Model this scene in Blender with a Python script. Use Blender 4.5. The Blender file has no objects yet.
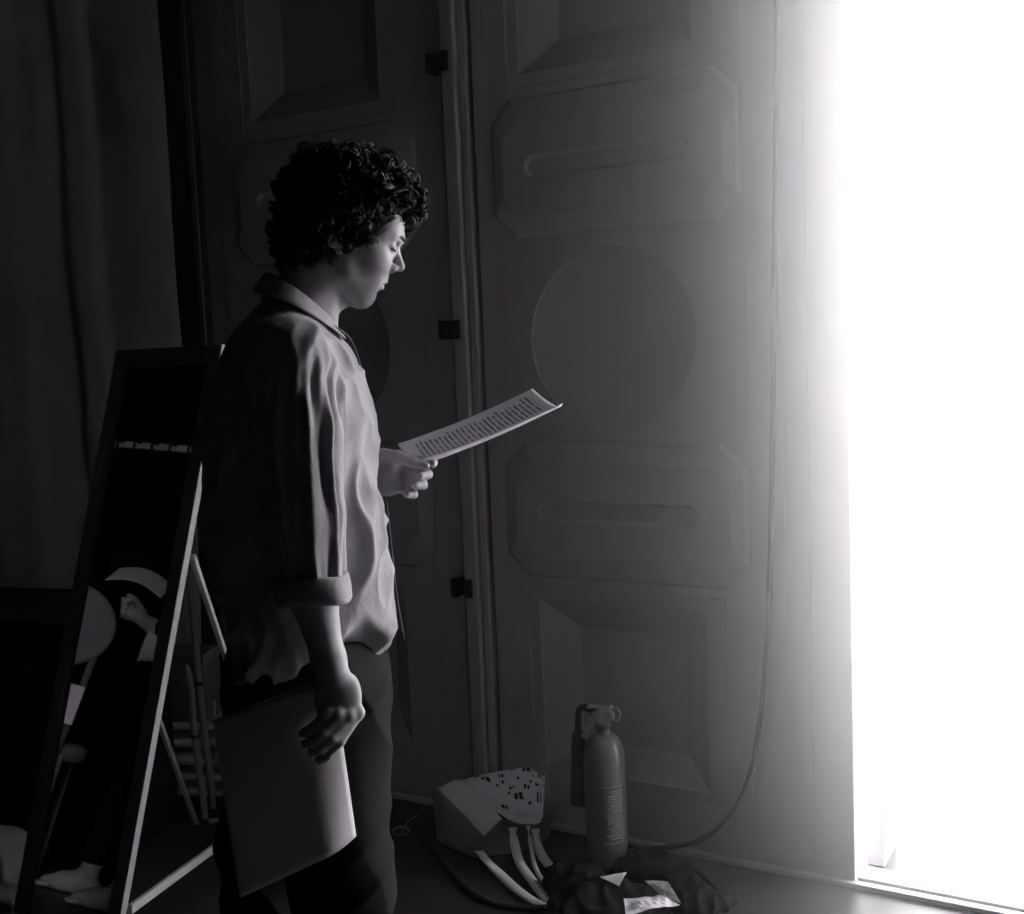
import bpy, bmesh, math, random
import numpy as np
from mathutils import Vector, Matrix

random.seed(7)
rng = np.random.RandomState(11)
sc = bpy.context.scene
COL = sc.collection

# ------------------------------------------------------------------ camera, world, exposure
CAM_F, CAM_H, PITCH, ROLL = 1142.0, 1.43, math.radians(5.5), math.atan(0.042)
fwd = Vector((0, math.cos(PITCH), -math.sin(PITCH)))
up0 = Vector((0, math.sin(PITCH), math.cos(PITCH)))
right0 = Vector((1, 0, 0))
cx = right0 * math.cos(ROLL) - up0 * math.sin(ROLL)
cy = right0 * math.sin(ROLL) + up0 * math.cos(ROLL)
cam_d = bpy.data.cameras.new('camera')
cam = bpy.data.objects.new('camera', cam_d)
COL.objects.link(cam)
m = Matrix((cx, cy, -fwd)).transposed().to_4x4()
m.translation = Vector((0, 0, CAM_H))
cam.matrix_world = m
cam_d.sensor_fit = 'HORIZONTAL'
cam_d.sensor_width = 36.0
cam_d.lens = 36.0 * CAM_F / 1024.0
cam_d.clip_start = 0.02
sc.camera = cam

SKY = 17.0
world = bpy.data.worlds.new('overcast_sky')
sc.world = world
world.use_nodes = True
bgn = world.node_tree.nodes['Background']
bgn.inputs['Color'].default_value = (1.0, 0.985, 1.0, 1)
bgn.inputs['Strength'].default_value = SKY

sc.view_settings.view_transform = 'Standard'
sc.view_settings.look = 'None'
sc.view_settings.gamma = 1.0
sc.view_settings.exposure = 0.0
sc.view_settings.use_curve_mapping = False
sc.cycles.use_denoising = True
sc.cycles.max_bounces = 8
sc.cycles.diffuse_bounces = 4
sc.cycles.volume_bounces = 1

# the door wall: origin on the floor at the free edge of the open door, tangent to the right, outward normal
WO = Vector((0.858, 2.847, 0.0))
WT = Vector((math.cos(math.radians(-30)), math.sin(math.radians(-30)), 0))
WN = Vector((0.5, 0.8660254, 0))

def wall_pt(u, z, d=0.0):
    """u along the wall, z up, d proud of the wall into the room."""
    return WO + WT * u - WN * d + Vector((0, 0, z))

def at(x, y, depth):
    """world point seen at photo pixel x,y at the given distance into the place"""
    d = cx * ((x - 512) / CAM_F) - cy * ((y - 457) / CAM_F) + fwd
    return Vector((0, 0, CAM_H)) + d * (depth / d.y)

def ground(x, y, z=0.0):
    d = cx * ((x - 512) / CAM_F) - cy * ((y - 457) / CAM_F) + fwd
    return Vector((0, 0, CAM_H)) + d * ((z - CAM_H) / d.z)

# daylight comes in through the doorway only: a portal guides the sky sampling
pl = bpy.data.lights.new('doorway_portal', 'AREA')
pl.shape = 'RECTANGLE'
pl.size, pl.size_y = 1.30, 2.9
pl.cycles.is_portal = True
po = bpy.data.objects.new('doorway_portal', pl)
COL.objects.link(po)
pm = Matrix((WT, Vector((0, 0, 1)), WN)).transposed().to_4x4()   # light shines along -Z = into the room
pm.translation = wall_pt(0.63, 1.45, -0.45)
po.matrix_world = pm

# ------------------------------------------------------------------ materials
MATS = {}
def mat(name, v, rough=0.7, metal=0.0, bump=0.0, scale=40.0, var=0.0, var_scale=6.0, spec=0.4, stretch=(1, 1, 1), coat=0.0):
    if name in MATS:
        return MATS[name]
    mt = bpy.data.materials.new(name)
    mt.use_nodes = True
    nt = mt.node_tree
    b = nt.nodes['Principled BSDF']
    col = (v, v * 0.965, v * 1.02, 1)
    b.inputs['Base Color'].default_value = col
    b.inputs['Roughness'].default_value = rough
    b.inputs['Metallic'].default_value = metal
    b.inputs['Specular IOR Level'].default_value = spec
    b.inputs['Coat Weight'].default_value = coat
    tc = nt.nodes.new('ShaderNodeTexCoord')
    mp = nt.nodes.new('ShaderNodeMapping')
    mp.inputs['Scale'].default_value = stretch
    nt.links.new(tc.outputs['Object'], mp.inputs['Vector'])
    if var > 0:
        n = nt.nodes.new('ShaderNodeTexNoise')
        n.inputs['Scale'].default_value = var_scale
        n.inputs['Detail'].default_value = 5
        nt.links.new(mp.outputs['Vector'], n.inputs['Vector'])
        r = nt.nodes.new('ShaderNodeValToRGB')
        lo, hi = v * (1 - var), v * (1 + var)
        r.color_ramp.elements[0].position = 0.3
        r.color_ramp.elements[1].position = 0.7
        r.color_ramp.elements[0].color = (lo, lo * 0.965, lo * 1.02, 1)
        r.color_ramp.elements[1].color = (hi, hi * 0.965, hi * 1.02, 1)
        nt.links.new(n.outputs['Fac'], r.inputs['Fac'])
        nt.links.new(r.outputs['Color'], b.inputs['Base Color'])
    if bump > 0:
        n2 = nt.nodes.new('ShaderNodeTexNoise')
        n2.inputs['Scale'].default_value = scale
        n2.inputs['Detail'].default_value = 4
        nt.links.new(mp.outputs['Vector'], n2.inputs['Vector'])
        bp = nt.nodes.new('ShaderNodeBump')
        bp.inputs['Strength'].default_value = bump
        bp.inputs['Distance'].default_value = 0.004
        nt.links.new(n2.outputs['Fac'], bp.inputs['Height'])
        nt.links.new(bp.outputs['Normal'], b.inputs['Normal'])
    MATS[name] = mt
    return mt

mat('door_paint', 0.42, 0.55, bump=0.12, scale=30, var=0.06, var_scale=3)
mat('wall_dark', 0.05, 0.9, bump=0.2, scale=15, var=0.1)
mat('drape_black', 0.005, 0.98, spec=0.05)
mat('room_dark', 0.022, 0.95, var=0.1)
mat('floor_dark', 0.035, 0.45, bump=0.12, scale=25, var=0.25, var_scale=5, spec=0.5)
mat('iron', 0.03, 0.5, 0.6)
mat('outside_stone', 0.75, 0.9)
mat('curtain_cloth', 0.30, 0.95, bump=0.25, scale=120, var=0.08)
mat('skin', 0.42, 0.5, bump=0.06, scale=160, var=0.07, var_scale=25, spec=0.35)
_nt = MATS['skin'].node_tree                        # beard stubble darkens jaw and chin
_bs = _nt.nodes['Principled BSDF']
_src = _bs.inputs['Base Color'].links[0].from_socket
_at = _nt.nodes.new('ShaderNodeAttribute'); _at.attribute_name = 'stubble'
_ml = _nt.nodes.new('ShaderNodeMath'); _ml.operation = 'MULTIPLY'; _ml.inputs[1].default_value = 0.55
_nt.links.new(_at.outputs['Fac'], _ml.inputs[0])
_mx = _nt.nodes.new('ShaderNodeMix'); _mx.data_type = 'RGBA'
_nt.links.new(_ml.outputs[0], _mx.inputs['Factor']); _nt.links.new(_src, _mx.inputs[6])
_mx.inputs[7].default_value = (0.05, 0.048, 0.051, 1)
_nt.links.new(_mx.outputs[2], _bs.inputs['Base Color'])
mat('shirt_cloth', 0.37, 0.9, bump=0.25, scale=90, var=0.06, var_scale=30, spec=0.15)
mat('trouser_cloth', 0.014, 0.9, bump=0.15, scale=300, spec=0.12)
mat('hair', 0.010, 0.5, spec=0.35)
mat('shoe_leather', 0.02, 0.4)
mat('paper', 0.8, 0.75, spec=0.2)
mat('black_plastic', 0.02, 0.4)
mat('frame_wood', 0.16, 0.55, bump=0.1, scale=40)
mat('cord_dark', 0.03, 0.6)

# ------------------------------------------------------------------ helpers
def obj(name, me, material=None, parent=None, smooth=False):
    o = bpy.data.objects.new(name, me)
    COL.objects.link(o)
    if material is not None:
        me.materials.append(MATS[material] if isinstance(material, str) else material)
    if parent is not None:
        o.parent = parent
    if smooth:
        me.polygons.foreach_set('use_smooth', [True] * len(me.polygons))
    return o

def mesh(name, verts, faces):
    me = bpy.data.meshes.new(name)
    me.from_pydata([tuple(v) for v in verts], [], [tuple(f) for f in faces])
    me.update()
    return me

def thing(name, label, cat, loc=(0, 0, 0), group=None, kind=None):
    o = bpy.data.objects.new(name, None)
    o.empty_display_size = 0.1
    COL.objects.link(o)
    o.location = loc
    if label: o['label'] = label
    if cat: o['category'] = cat
    if group: o['group'] = group
    if kind: o['kind'] = kind
    return o

def tag(o, label, cat=None, group=None, kind=None):
    o['label'] = label
    if cat: o['category'] = cat
    if group: o['group'] = group
    if kind: o['kind'] = kind
    return o

def put(o, parent):
    """parent o to a thing whose origin lies elsewhere, keeping world-built vertices where they are"""
    o.parent = parent
    o.matrix_parent_inverse = Matrix.Translation(parent.location).inverted()
    return o

def box_mesh(name, f, u0, u1, z0, z1, d0, d1, bev=0.0):
    """box in wall coordinates through mapping f(u,z,d)"""
    bm = bmesh.new()
    vs = [bm.verts.new(f(u, z, d)) for u in (u0, u1) for z in (z0, z1) for d in (d0, d1)]
    for q in ((0, 1, 3, 2), (4, 6, 7, 5), (0, 4, 5, 1), (2, 3, 7, 6), (0, 2, 6, 4), (1, 5, 7, 3)):
        bm.faces.new([vs[i] for i in q])
    bmesh.ops.recalc_face_normals(bm, faces=bm.faces)
    if bev > 0:
        bmesh.ops.bevel(bm, geom=bm.edges[:], offset=bev, segments=2, affect='EDGES', profile=0.5)
    me = bpy.data.meshes.new(name)
    bm.to_mesh(me); bm.free()
    return me

def beam_mesh(name, a, b, w, h, up=Vector((0, 0, 1)), bev=0.0):
    """rectangular bar from a to b"""
    a, b = Vector(a), Vector(b)
    ax = (b - a).normalized()
    sx = ax.cross(up).normalized()
    sy = sx.cross(ax).normalized()
    L = (b - a).length
    return box_mesh(name, lambda u, z, d: a + ax * u + sx * z + sy * d, 0, L, -w / 2, w / 2, -h / 2, h / 2, bev)

def tube_mesh(name, pts, radii, sides=8, closed=False, caps=True):
    pts = [Vector(p) for p in pts]
    n = len(pts)
    if not hasattr(radii, '__len__'):
        radii = [radii] * n
    verts, faces = [], []
    prev = None
    for i, p in enumerate(pts):
        tg = (pts[min(i + 1, n - 1)] - pts[max(i - 1, 0)])
        tg = tg.normalized() if tg.length > 1e-9 else Vector((0, 0, 1))
        if prev is None:
            ref = Vector((0, 0, 1)) if abs(tg.z) < 0.9 else Vector((1, 0, 0))
            nx = tg.cross(ref).normalized()
        else:
            nx = (prev - tg * prev.dot(tg)).normalized()
        prev = nx
        ny = tg.cross(nx)
        for k in range(sides):
            a = 2 * math.pi * k / sides
            verts.append(p + (nx * math.cos(a) + ny * math.sin(a)) * radii[i])
    for i in range(n - 1):
        for k in range(sides):
            k2 = (k + 1) % sides
            faces.append((i * sides + k, i * sides + k2, (i + 1) * sides + k2, (i + 1) * sides + k))
    if caps:
        faces.append(tuple(range(sides))[::-1])
        faces.append(tuple((n - 1) * sides + k for k in range(sides)))
    return mesh(name, verts, faces)

def spline(ctrl, n=40):
    """Catmull-Rom through the control points"""
    c = [Vector(p) for p in ctrl]
    c = [c[0] * 2 - c[1]] + c + [c[-1] * 2 - c[-2]]
    out = []
    segs = len(c) - 3
    for i in range(n + 1):
        t = i / n * segs
        k = min(int(t), segs - 1)
        t -= k
        p0, p1, p2, p3 = c[k:k + 4]
        out.append(0.5 * ((2 * p1) + (p2 - p0) * t + (2 * p0 - 5 * p1 + 4 * p2 - p3) * t * t + (3 * p1 - p0 - 3 * p2 + p3) * t ** 3))
    return out

def lathe_mesh(name, prof, sides=32, axis_pt=Vector((0, 0, 0))):
    verts, faces = [], []
    for r, z in prof:
        for k in range(sides):
            a = 2 * math.pi * k / sides
            verts.append(axis_pt + Vector((r * math.cos(a), r * math.sin(a), z)))
    for i in range(len(prof) - 1):
        for k in range(sides):
            k2 = (k + 1) % sides
            faces.append((i * sides + k, i * sides + k2, (i + 1) * sides + k2, (i + 1) * sides + k))
    faces.append(tuple(range(sides))[::-1])
    faces.append(tuple((len(prof) - 1) * sides + k for k in range(sides)))
    return mesh(name, verts, faces)

# ---- implicit surfaces: smooth unions of tapered limbs and ellipsoids, meshed with surface nets
class Field:
    def __init__(self, lo, hi, h):
        self.lo = np.array(lo, float); self.h = h
        self.n = np.ceil((np.array(hi) - self.lo) / h).astype(int) + 1
        self.F = np.full(self.n, 0.2, np.float32)
    def sub(self, lo, hi):
        a = np.clip(np.floor((np.array(lo) - self.lo) / self.h).astype(int), 0, self.n)
        b = np.clip(np.ceil((np.array(hi) - self.lo) / self.h).astype(int) + 1, 0, self.n)
        ax = [(self.lo[i] + self.h * np.arange(a[i], b[i])).astype(np.float32) for i in range(3)]
        return tuple(slice(a[i], b[i]) for i in range(3)), ax
    def put(self, lo, hi, fn, k=0.0, op='u'):
        pad = 0.02 + k
        s, ax = self.sub(np.array(lo) - pad, np.array(hi) + pad)
        if any(len(q) == 0 for q in ax): return
        X, Y, Z = np.meshgrid(*ax, indexing='ij', sparse=True)
        d = fn(X, Y, Z).astype(np.float32)
        A = self.F[s]
        if op == 's':
            d = -d
            self.F[s] = np.maximum(A, d) + (k * 0.25 * np.maximum(1 - np.abs(A - d) / k, 0) ** 2 if k > 0 else 0)
        else:
            if k > 0:
                self.F[s] = np.minimum(A, d) - k * 0.25 * np.maximum(1 - np.abs(A - d) / k, 0) ** 2
            else:
                self.F[s] = np.minimum(A, d)
    def ell(self, c, r, R=None, k=0.0, op='u'):
        c = np.array(c, float); r = np.array(r, float)
        M = np.eye(3) if R is None else np.array(R)
        ext = np.abs(M) @ r
        def fn(X, Y, Z):
            x, y, z = X - c[0], Y - c[1], Z - c[2]
            q = [(M[0, i] * x + M[1, i] * y + M[2, i] * z) / r[i] for i in range(3)]
            k0 = np.sqrt(q[0] ** 2 + q[1] ** 2 + q[2] ** 2)
            k1 = np.sqrt((q[0] / r[0]) ** 2 + (q[1] / r[1]) ** 2 + (q[2] / r[2]) ** 2) + 1e-9
            return k0 * (k0 - 1) / k1
        self.put(c - ext, c + ext, fn, k, op)
    def cone(self, a, b, ra, rb, k=0.0, op='u', flat=None):
        """tapered limb a->b; flat=(axis vector, factor) squeezes it along one direction"""
        a = np.array(a, float); b = np.array(b, float)
        ab = b - a; L2 = float(ab @ ab) + 1e-12
        def fn(X, Y, Z):
            x, y, z = X - a[0], Y - a[1], Z - a[2]
            t = np.clip((x * ab[0] + y * ab[1] + z * ab[2]) / L2, 0, 1)
            dx, dy, dz = x - t * ab[0], y - t * ab[1], z - t * ab[2]
            d2 = dx * dx + dy * dy + dz * dz
            if flat is not None:
                v = flat[0]; w = dx * v[0] + dy * v[1] + dz * v[2]
                d2 = d2 + w * w * (flat[1] ** 2 - 1)
            return np.sqrt(d2) - (ra + (rb - ra) * t)
        r = max(ra, rb)
        self.put(np.minimum(a, b) - r, np.maximum(a, b) + r, fn, k, op)
    def chain(self, pts, radii, k=0.0, k0=None):
        for i in range(len(pts) - 1):
            self.cone(pts[i], pts[i + 1], radii[i], radii[i + 1], (k0 if (i == 0 and k0 is not None) else k))
    def mesh(self):
        F = self.F; S = F < 0
        n = F.shape
        cnt = np.zeros((n[0] - 1, n[1] - 1, n[2] - 1), np.int8)
        for i in (0, 1):
            for j in (0, 1):
                for k in (0, 1):
                    cnt += S[i:n[0] - 1 + i, j:n[1] - 1 + j, k:n[2] - 1 + k]
        act = (cnt > 0) & (cnt < 8)
        I, J, K = np.nonzero(act)
        idx = np.full(act.shape, -1, np.int32)
        idx[act] = np.arange(len(I))
        pos = np.zeros((len(I), 3)); num = np.zeros(len(I))
        cr = [(i, j, k) for i in (0, 1) for j in (0, 1) for k in (0, 1)]
        val = {c: F[I + c[0], J + c[1], K + c[2]] for c in cr}
        for c in cr:
            for ax in range(3):
                if c[ax]: continue
                e = list(c); e[ax] = 1; e = tuple(e)
                fa, fb = val[c], val[e]
                x = (fa < 0) != (fb < 0)
                t = np.where(x, fa / np.where(x, fa - fb, 1), 0)
                p = np.array(c, float)[None, :] + np.zeros((len(I), 3))
                p[:, ax] += t
                pos[x] += p[x]; num[x] += 1
        V = (np.stack([I, J, K], 1) + pos / num[:, None]) * self.h + self.lo
        Q = []
        for ax in range(3):
            o1, o2 = (ax + 1) % 3, (ax + 2) % 3
            sl0 = [slice(None)] * 3; sl1 = [slice(None)] * 3
            sl0[ax] = slice(0, n[ax] - 1); sl1[ax] = slice(1, n[ax])
            ch = S[tuple(sl0)] != S[tuple(sl1)]
            E = np.stack(np.nonzero(ch), 1)
            ok = (E[:, o1] > 0) & (E[:, o2] > 0) & (E[:, o1] < n[o1] - 1) & (E[:, o2] < n[o2] - 1)
            E = E[ok]
            ins = S[tuple(E.T)]
            def cell(d1, d2):
                c = E.copy(); c[:, o1] -= d1; c[:, o2] -= d2
                return idx[tuple(c.T)]
            q = np.stack([cell(1, 1), cell(0, 1), cell(0, 0), cell(1, 0)], 1)
            q[~ins] = q[~ins][:, ::-1]
            Q.append(q)
        return V, np.concatenate(Q)

def np_mesh(name, V, Q):
    me = bpy.data.meshes.new(name)
    me.vertices.add(len(V))
    me.vertices.foreach_set('co', np.ascontiguousarray(V, np.float32).ravel())
    me.loops.add(Q.size)
    me.loops.foreach_set('vertex_index', np.ascontiguousarray(Q, np.int32).ravel())
    me.polygons.add(len(Q))
    me.polygons.foreach_set('loop_start', np.arange(0, Q.size, Q.shape[1], dtype=np.int32))
    me.polygons.foreach_set('use_smooth', np.ones(len(Q), bool))
    me.update(calc_edges=True)
    return me

def normals_of(V, Q):
    a = V[Q[:, 2]] - V[Q[:, 0]]; b = V[Q[:, 3]] - V[Q[:, 1]]
    fn = np.cross(a, b)
    N = np.zeros_like(V)
    for i in range(4):
        np.add.at(N, Q[:, i], fn)
    return N / (np.linalg.norm(N, axis=1)[:, None] + 1e-12)

# cheap smooth value noise in numpy
_G = rng.rand(32, 32, 32).astype(np.float32)
def vnoise(P):
    P = np.asarray(P, float)
    i = np.floor(P).astype(int); f = P - i
    f = f * f * (3 - 2 * f)
    r = 0
    for a in (0, 1):
        for b in (0, 1):
            for c in (0, 1):
                w = (f[:, 0] if a else 1 - f[:, 0]) * (f[:, 1] if b else 1 - f[:, 1]) * (f[:, 2] if c else 1 - f[:, 2])
                r = r + w * _G[(i[:, 0] + a) % 32, (i[:, 1] + b) % 32, (i[:, 2] + c) % 32]
    return r

# ================================================================== THE SETTING
def wbox(name, u0, u1, z0, z1, d0, d1, m, parent=None, bev=0.0):
    return obj(name, box_mesh(name, wall_pt, u0, u1, z0, z1, d0, d1, bev), m, parent)

# floor of the room (its front border follows the door wall), pavement outside
A, B = wall_pt(-6, 0, -0.30), wall_pt(4.5, 0, -0.30)
fl = obj('floor', mesh('floor', [(-4.2, -3, 0), (4.2, -3, 0), (B.x, B.y, 0), (A.x, A.y, 0)], [(0, 1, 2, 3)]), 'floor_dark')
tag(fl, 'dark smooth stage floor running up to the door', kind='structure')
C1, C2 = wall_pt(30, -0.03, -30), wall_pt(-30, -0.03, -30)
A2, B2 = wall_pt(-30, -0.03, -0.30), wall_pt(30, -0.03, -0.30)
pv = obj('pavement', mesh('pavement', [A2, B2, C1, C2], [(0, 1, 2, 3)]), 'outside_stone')
tag(pv, 'pale sunlit pavement outside the open doorway', kind='structure')
DOOR_H = 2.90
w = wbox('wall_front', -6, -2.17, 0, 4.2, -0.30, 0.0, 'wall_dark'); tag(w, 'dark wall left of the panelled doors', kind='structure')
w = wbox('wall_front_right', 1.27, 4.5, 0, 4.2, -0.30, 0.0, 'wall_dark'); tag(w, 'dark wall right of the open doorway', kind='structure')
w = wbox('wall_lintel', -2.17, 1.27, DOOR_H, 4.2, -0.30, 0.0, 'wall_dark'); tag(w, 'dark wall above the doors', kind='structure')
def room_wall(name, a, b, label):
    a, b = Vector(a), Vector(b)
    o = obj(name, beam_mesh(name, a + Vector((0, 0, 2.1)), b + Vector((0, 0, 2.1)), 0.1, 4.2), 'drape_black' if name in ('wall_left', 'wall_partition') else 'room_dark')
    tag(o, label, kind='structure')
room_wall('wall_left', (-4.2, -3, 0), (-4.2, A.y + 0.2, 0), 'black side wall at the left of the stage')
room_wall('wall_right', (4.2, -3, 0), (4.2, B.y + 0.6, 0), 'dark side wall at the right of the stage')
room_wall('wall_back', (-4.2, -3, 0), (4.2, -3, 0), 'dark wall behind the viewer')
room_wall('wall_partition', (-4.75, 3.82, 0), (-3.15, 2.30, 0), 'black angled partition carrying the hook rail')
ce = obj('ceiling', mesh('ceiling', [(-4.3, -3.1, 4.15), (4.3, -3.1, 4.15), (4.3, 6, 4.15), (-4.3, 6, 4.15)], [(3, 2, 1, 0)]), 'room_dark')
tag(ce, 'dark ceiling high above the stage', kind='structure')

# ---- panelled door leaves
def rect8(u0, u1, z0, z1, c):
    return [(u0 + c, z0), (u1 - c, z0), (u1, z0 + c), (u1, z1 - c), (u1 - c, z1), (u0 + c, z1), (u0, z1 - c), (u0, z0 + c)]
def rect4(u0, u1, z0, z1):
    return [(u0, z0), (u1, z0), (u1, z1), (u0, z1)]
def ring_mesh(name, loops, f):
    n = len(loops[0][0])
    verts, faces = [], []
    for lp, d in loops:
        for (u, z) in lp:
            verts.append(f(u, z, d))
    for i in range(len(loops) - 1):
        for k in range(n):
            k2 = (k + 1) % n
            faces.append((i * n + k, i * n + k2, (i + 1) * n + k2, (i + 1) * n + k))
    faces.append(tuple((len(loops) - 1) * n + k for k in range(n)))
    return mesh(name, verts, faces)

def door_leaf(root, c, off):
    """c: centre of the panel column; off: depth shift of the whole leaf"""
    loc = root.location
    f = lambda u, z, d: wall_pt(c + u, z, d + off) - loc
    P = 'door_paint'
    h = 0.372
    def bx(nm, u0, u1, z0, z1, d0, d1, bev=0.003):
        return obj(nm, box_mesh(nm, f, u0, u1, z0, z1, d0, d1, bev), P, root)
    bx('backboard', -0.53, 0.50, 0.0, DOOR_H, -0.075, -0.050, 0)
    bx('bottom_rail', -h, h, 0.0, 0.12, -0.05, 0.0)
    bx('top_rail', -h, h, 2.765, DOOR_H, -0.05, 0.0)
    bx('stile', -0.425, -h, 0.0, DOOR_H, -0.05, 0.0)
    bx('stile', h, h + 0.095, 0.0, DOOR_H, -0.05, 0.0)
    def sunk(nm, z0, z1, flip):
        e = 0.055 if flip else 0.012
        e2 = 0.012 if flip else 0.055
        lo, hi = z0 + 0.02, z1 - 0.02
        L = [(rect4(-h, h, z0, z1), -0.05), (rect4(-h, h, z0, z1), 0.0), (rect4(-0.310, 0.300, lo, hi), 0.0), (rect4(-0.307, 0.297, lo + .003, hi - .003), -0.002),
             (rect4(-0.272, 0.243, lo + 0.040, hi - 0.040), -0.002), (rect4(-0.268, 0.239, lo + 0.043, hi - 0.043), -0.005),
             (rect4(-0.160, 0.168, lo + 0.125, hi - 0.125), -0.044)]
        return obj(nm, ring_mesh(nm, L, f), P, root)
    sunk('sunk_panel', 0.12, 0.75, False)
    sunk('sunk_panel', 2.135, 2.765, True)
    def octo(z0, z1):
        zc = (z0 + z1) / 2
        q = rect8(-h, h, z0, z1, 0.001)
        L = [(q, -0.05), (q, 0.0), (rect8(-h + .004, h - .004, z0 + .006, z1 - .006, 0.065), 0.0), (rect8(-h + .014, h - .014, z0 + .014, z1 - .014, 0.065), 0.008),
             (rect8(-0.325, 0.325, z0 + 0.068, z1 - 0.068, 0.055), 0.018),
             (rect8(-0.256, 0.236, zc - 0.032, zc + 0.032, 0.020), 0.018), (rect8(-0.250, 0.230, zc - 0.022, zc + 0.022, 0.016), 0.002)]
        obj('slotted_rail', ring_mesh('slotted_rail', L, f), P, root)
    octo(0.75, 1.157)
    octo(1.73, 2.135)
    # square with the round dish
    n = 64
    z0, z1 = 1.157, 1.73
    uc, zc, R = -0.012, 1.4435, 0.250
    sq = []
    for k in range(n):
        a = 2 * math.pi * (k + 0.5) / n
        ca, sa = math.cos(a), math.sin(a)
        t = min(((h - uc) if ca > 0 else (h + uc)) / max(abs(ca), 1e-6), (zc - z0) / max(abs(sa), 1e-6))
        sq.append((uc + ca * t, zc + sa * t))
    for (qu, qz) in ((-h, z0), (h, z0), (h, z1), (-h, z1)):          # exact corners
        kk = min(range(n), key=lambda i: (sq[i][0] - qu) ** 2 + (sq[i][1] - qz) ** 2)
        sq[kk] = (qu, qz)
    cir = lambda r: [(uc + math.cos(2 * math.pi * (k + 0.5) / n) * r, zc + math.sin(2 * math.pi * (k + 0.5) / n) * r) for k in range(n)]
    L = [(sq, -0.05), (sq, 0.0), (cir(R), 0.0), (cir(R * 0.995), -0.005), (cir(R * 0.72), -0.022), (cir(R * 0.4), -0.038), (cir(R * 0.1), -0.046)]
    obj('round_dish_panel', ring_mesh('round_dish_panel', L, f), P, root)
    return bx, f

# the leaf next to the opening
d1 = thing('door_1', 'pale panelled door leaf with round dish beside the bright opening', None, wall_pt(-0.647, 0), kind='structure')
bx, f1 = door_leaf(d1, -0.647, 0.0)
bx('edge_strip', 0.467, 0.530, 0.0, DOOR_H, -0.05, -0.001, 0.001)
bx('edge_board', 0.533, 0.637, 0.0, DOOR_H, -0.05, 0.010, 0.004)
bx('meeting_moulding', -0.517, -0.470, 0.0, DOOR_H, -0.06, 0.022, 0.006)
bx('meeting_moulding', -0.466, -0.440, 0.0, DOOR_H, -0.05, 0.008, 0.004)
d2 = thing('door_2', 'shadowed panelled door leaf behind the man', None, wall_pt(-1.655, 0, -0.0), kind='structure')
bx2, f2 = door_leaf(d2, -1.655, -0.012)
bx2('edge_strip', -0.515, -0.430, 0.0, DOOR_H, -0.05, -0.01, 0.004)
for z in (2.262, 1.488, 0.708):
    for u, wd in ((-1.196, 0.011), (-1.147, 0.012)):
        k = obj('hinge_bracket', box_mesh('hinge_bracket', lambda a, b, c: wall_pt(a, b, c) - d1.location, u - wd, u + wd, z - 0.028, z + 0.028, -0.04, 0.034, 0.003), 'iron', d1)
# frame post left of the leaves, outer stone jamb beyond the opening edge, threshold and track
w = wbox('trim_1', -2.200, -2.175, 0, DOOR_H, -0.05, 0.008, 'frame_wood', bev=0.004); tag(w, 'narrow door frame post beside the curtain', kind='structure')
w = wbox('trim_2', -0.01, 0.035, 0, DOOR_H, -0.30, -0.13, 'outside_stone'); tag(w, 'pale outer door jamb at the bright opening', kind='structure')
w = wbox('trim_3', -2.17, 1.27, 0.0, 0.014, 0.004, 0.030, 'door_paint', bev=0.003); tag(w, 'pale floor strip along the foot of the doors', kind='structure')
w = wbox('trim_4', -0.01, 1.27, 0.0, 0.010, -0.10, -0.02, 'door_paint', bev=0.003); tag(w, 'door track in the threshold of the opening', kind='structure')
w = wbox('trim_5', -0.01, 1.27, 2.86, DOOR_H, -0.30, 0, 'wall_dark'); tag(w, 'head of the door opening', kind='structure')

# ================================================================== THE MAN WITH THE PAGES
MAN = Vector((-0.32, 2.08, 0.0))
MAN_YAW = math.radians(12)
man = thing('person', 'curly-haired man in a pale rolled-sleeve shirt reading a page by the door', 'person', MAN)
man.rotation_euler = (0, 0, MAN_YAW)

HEAD_O = np.array([0.018, 0.0, 1.622]); HEAD_T = math.radians(15)
_c, _s = math.cos(HEAD_T), math.sin(HEAD_T)
HEAD_R = np.array([[_c, 0, _s], [0, 1, 0], [-_s, 0, _c]])      # canonical head axes -> body axes (nose tips down)
def hp(x, y, z):
    return HEAD_O + HEAD_R @ np.array([x, y, z], float)

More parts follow.
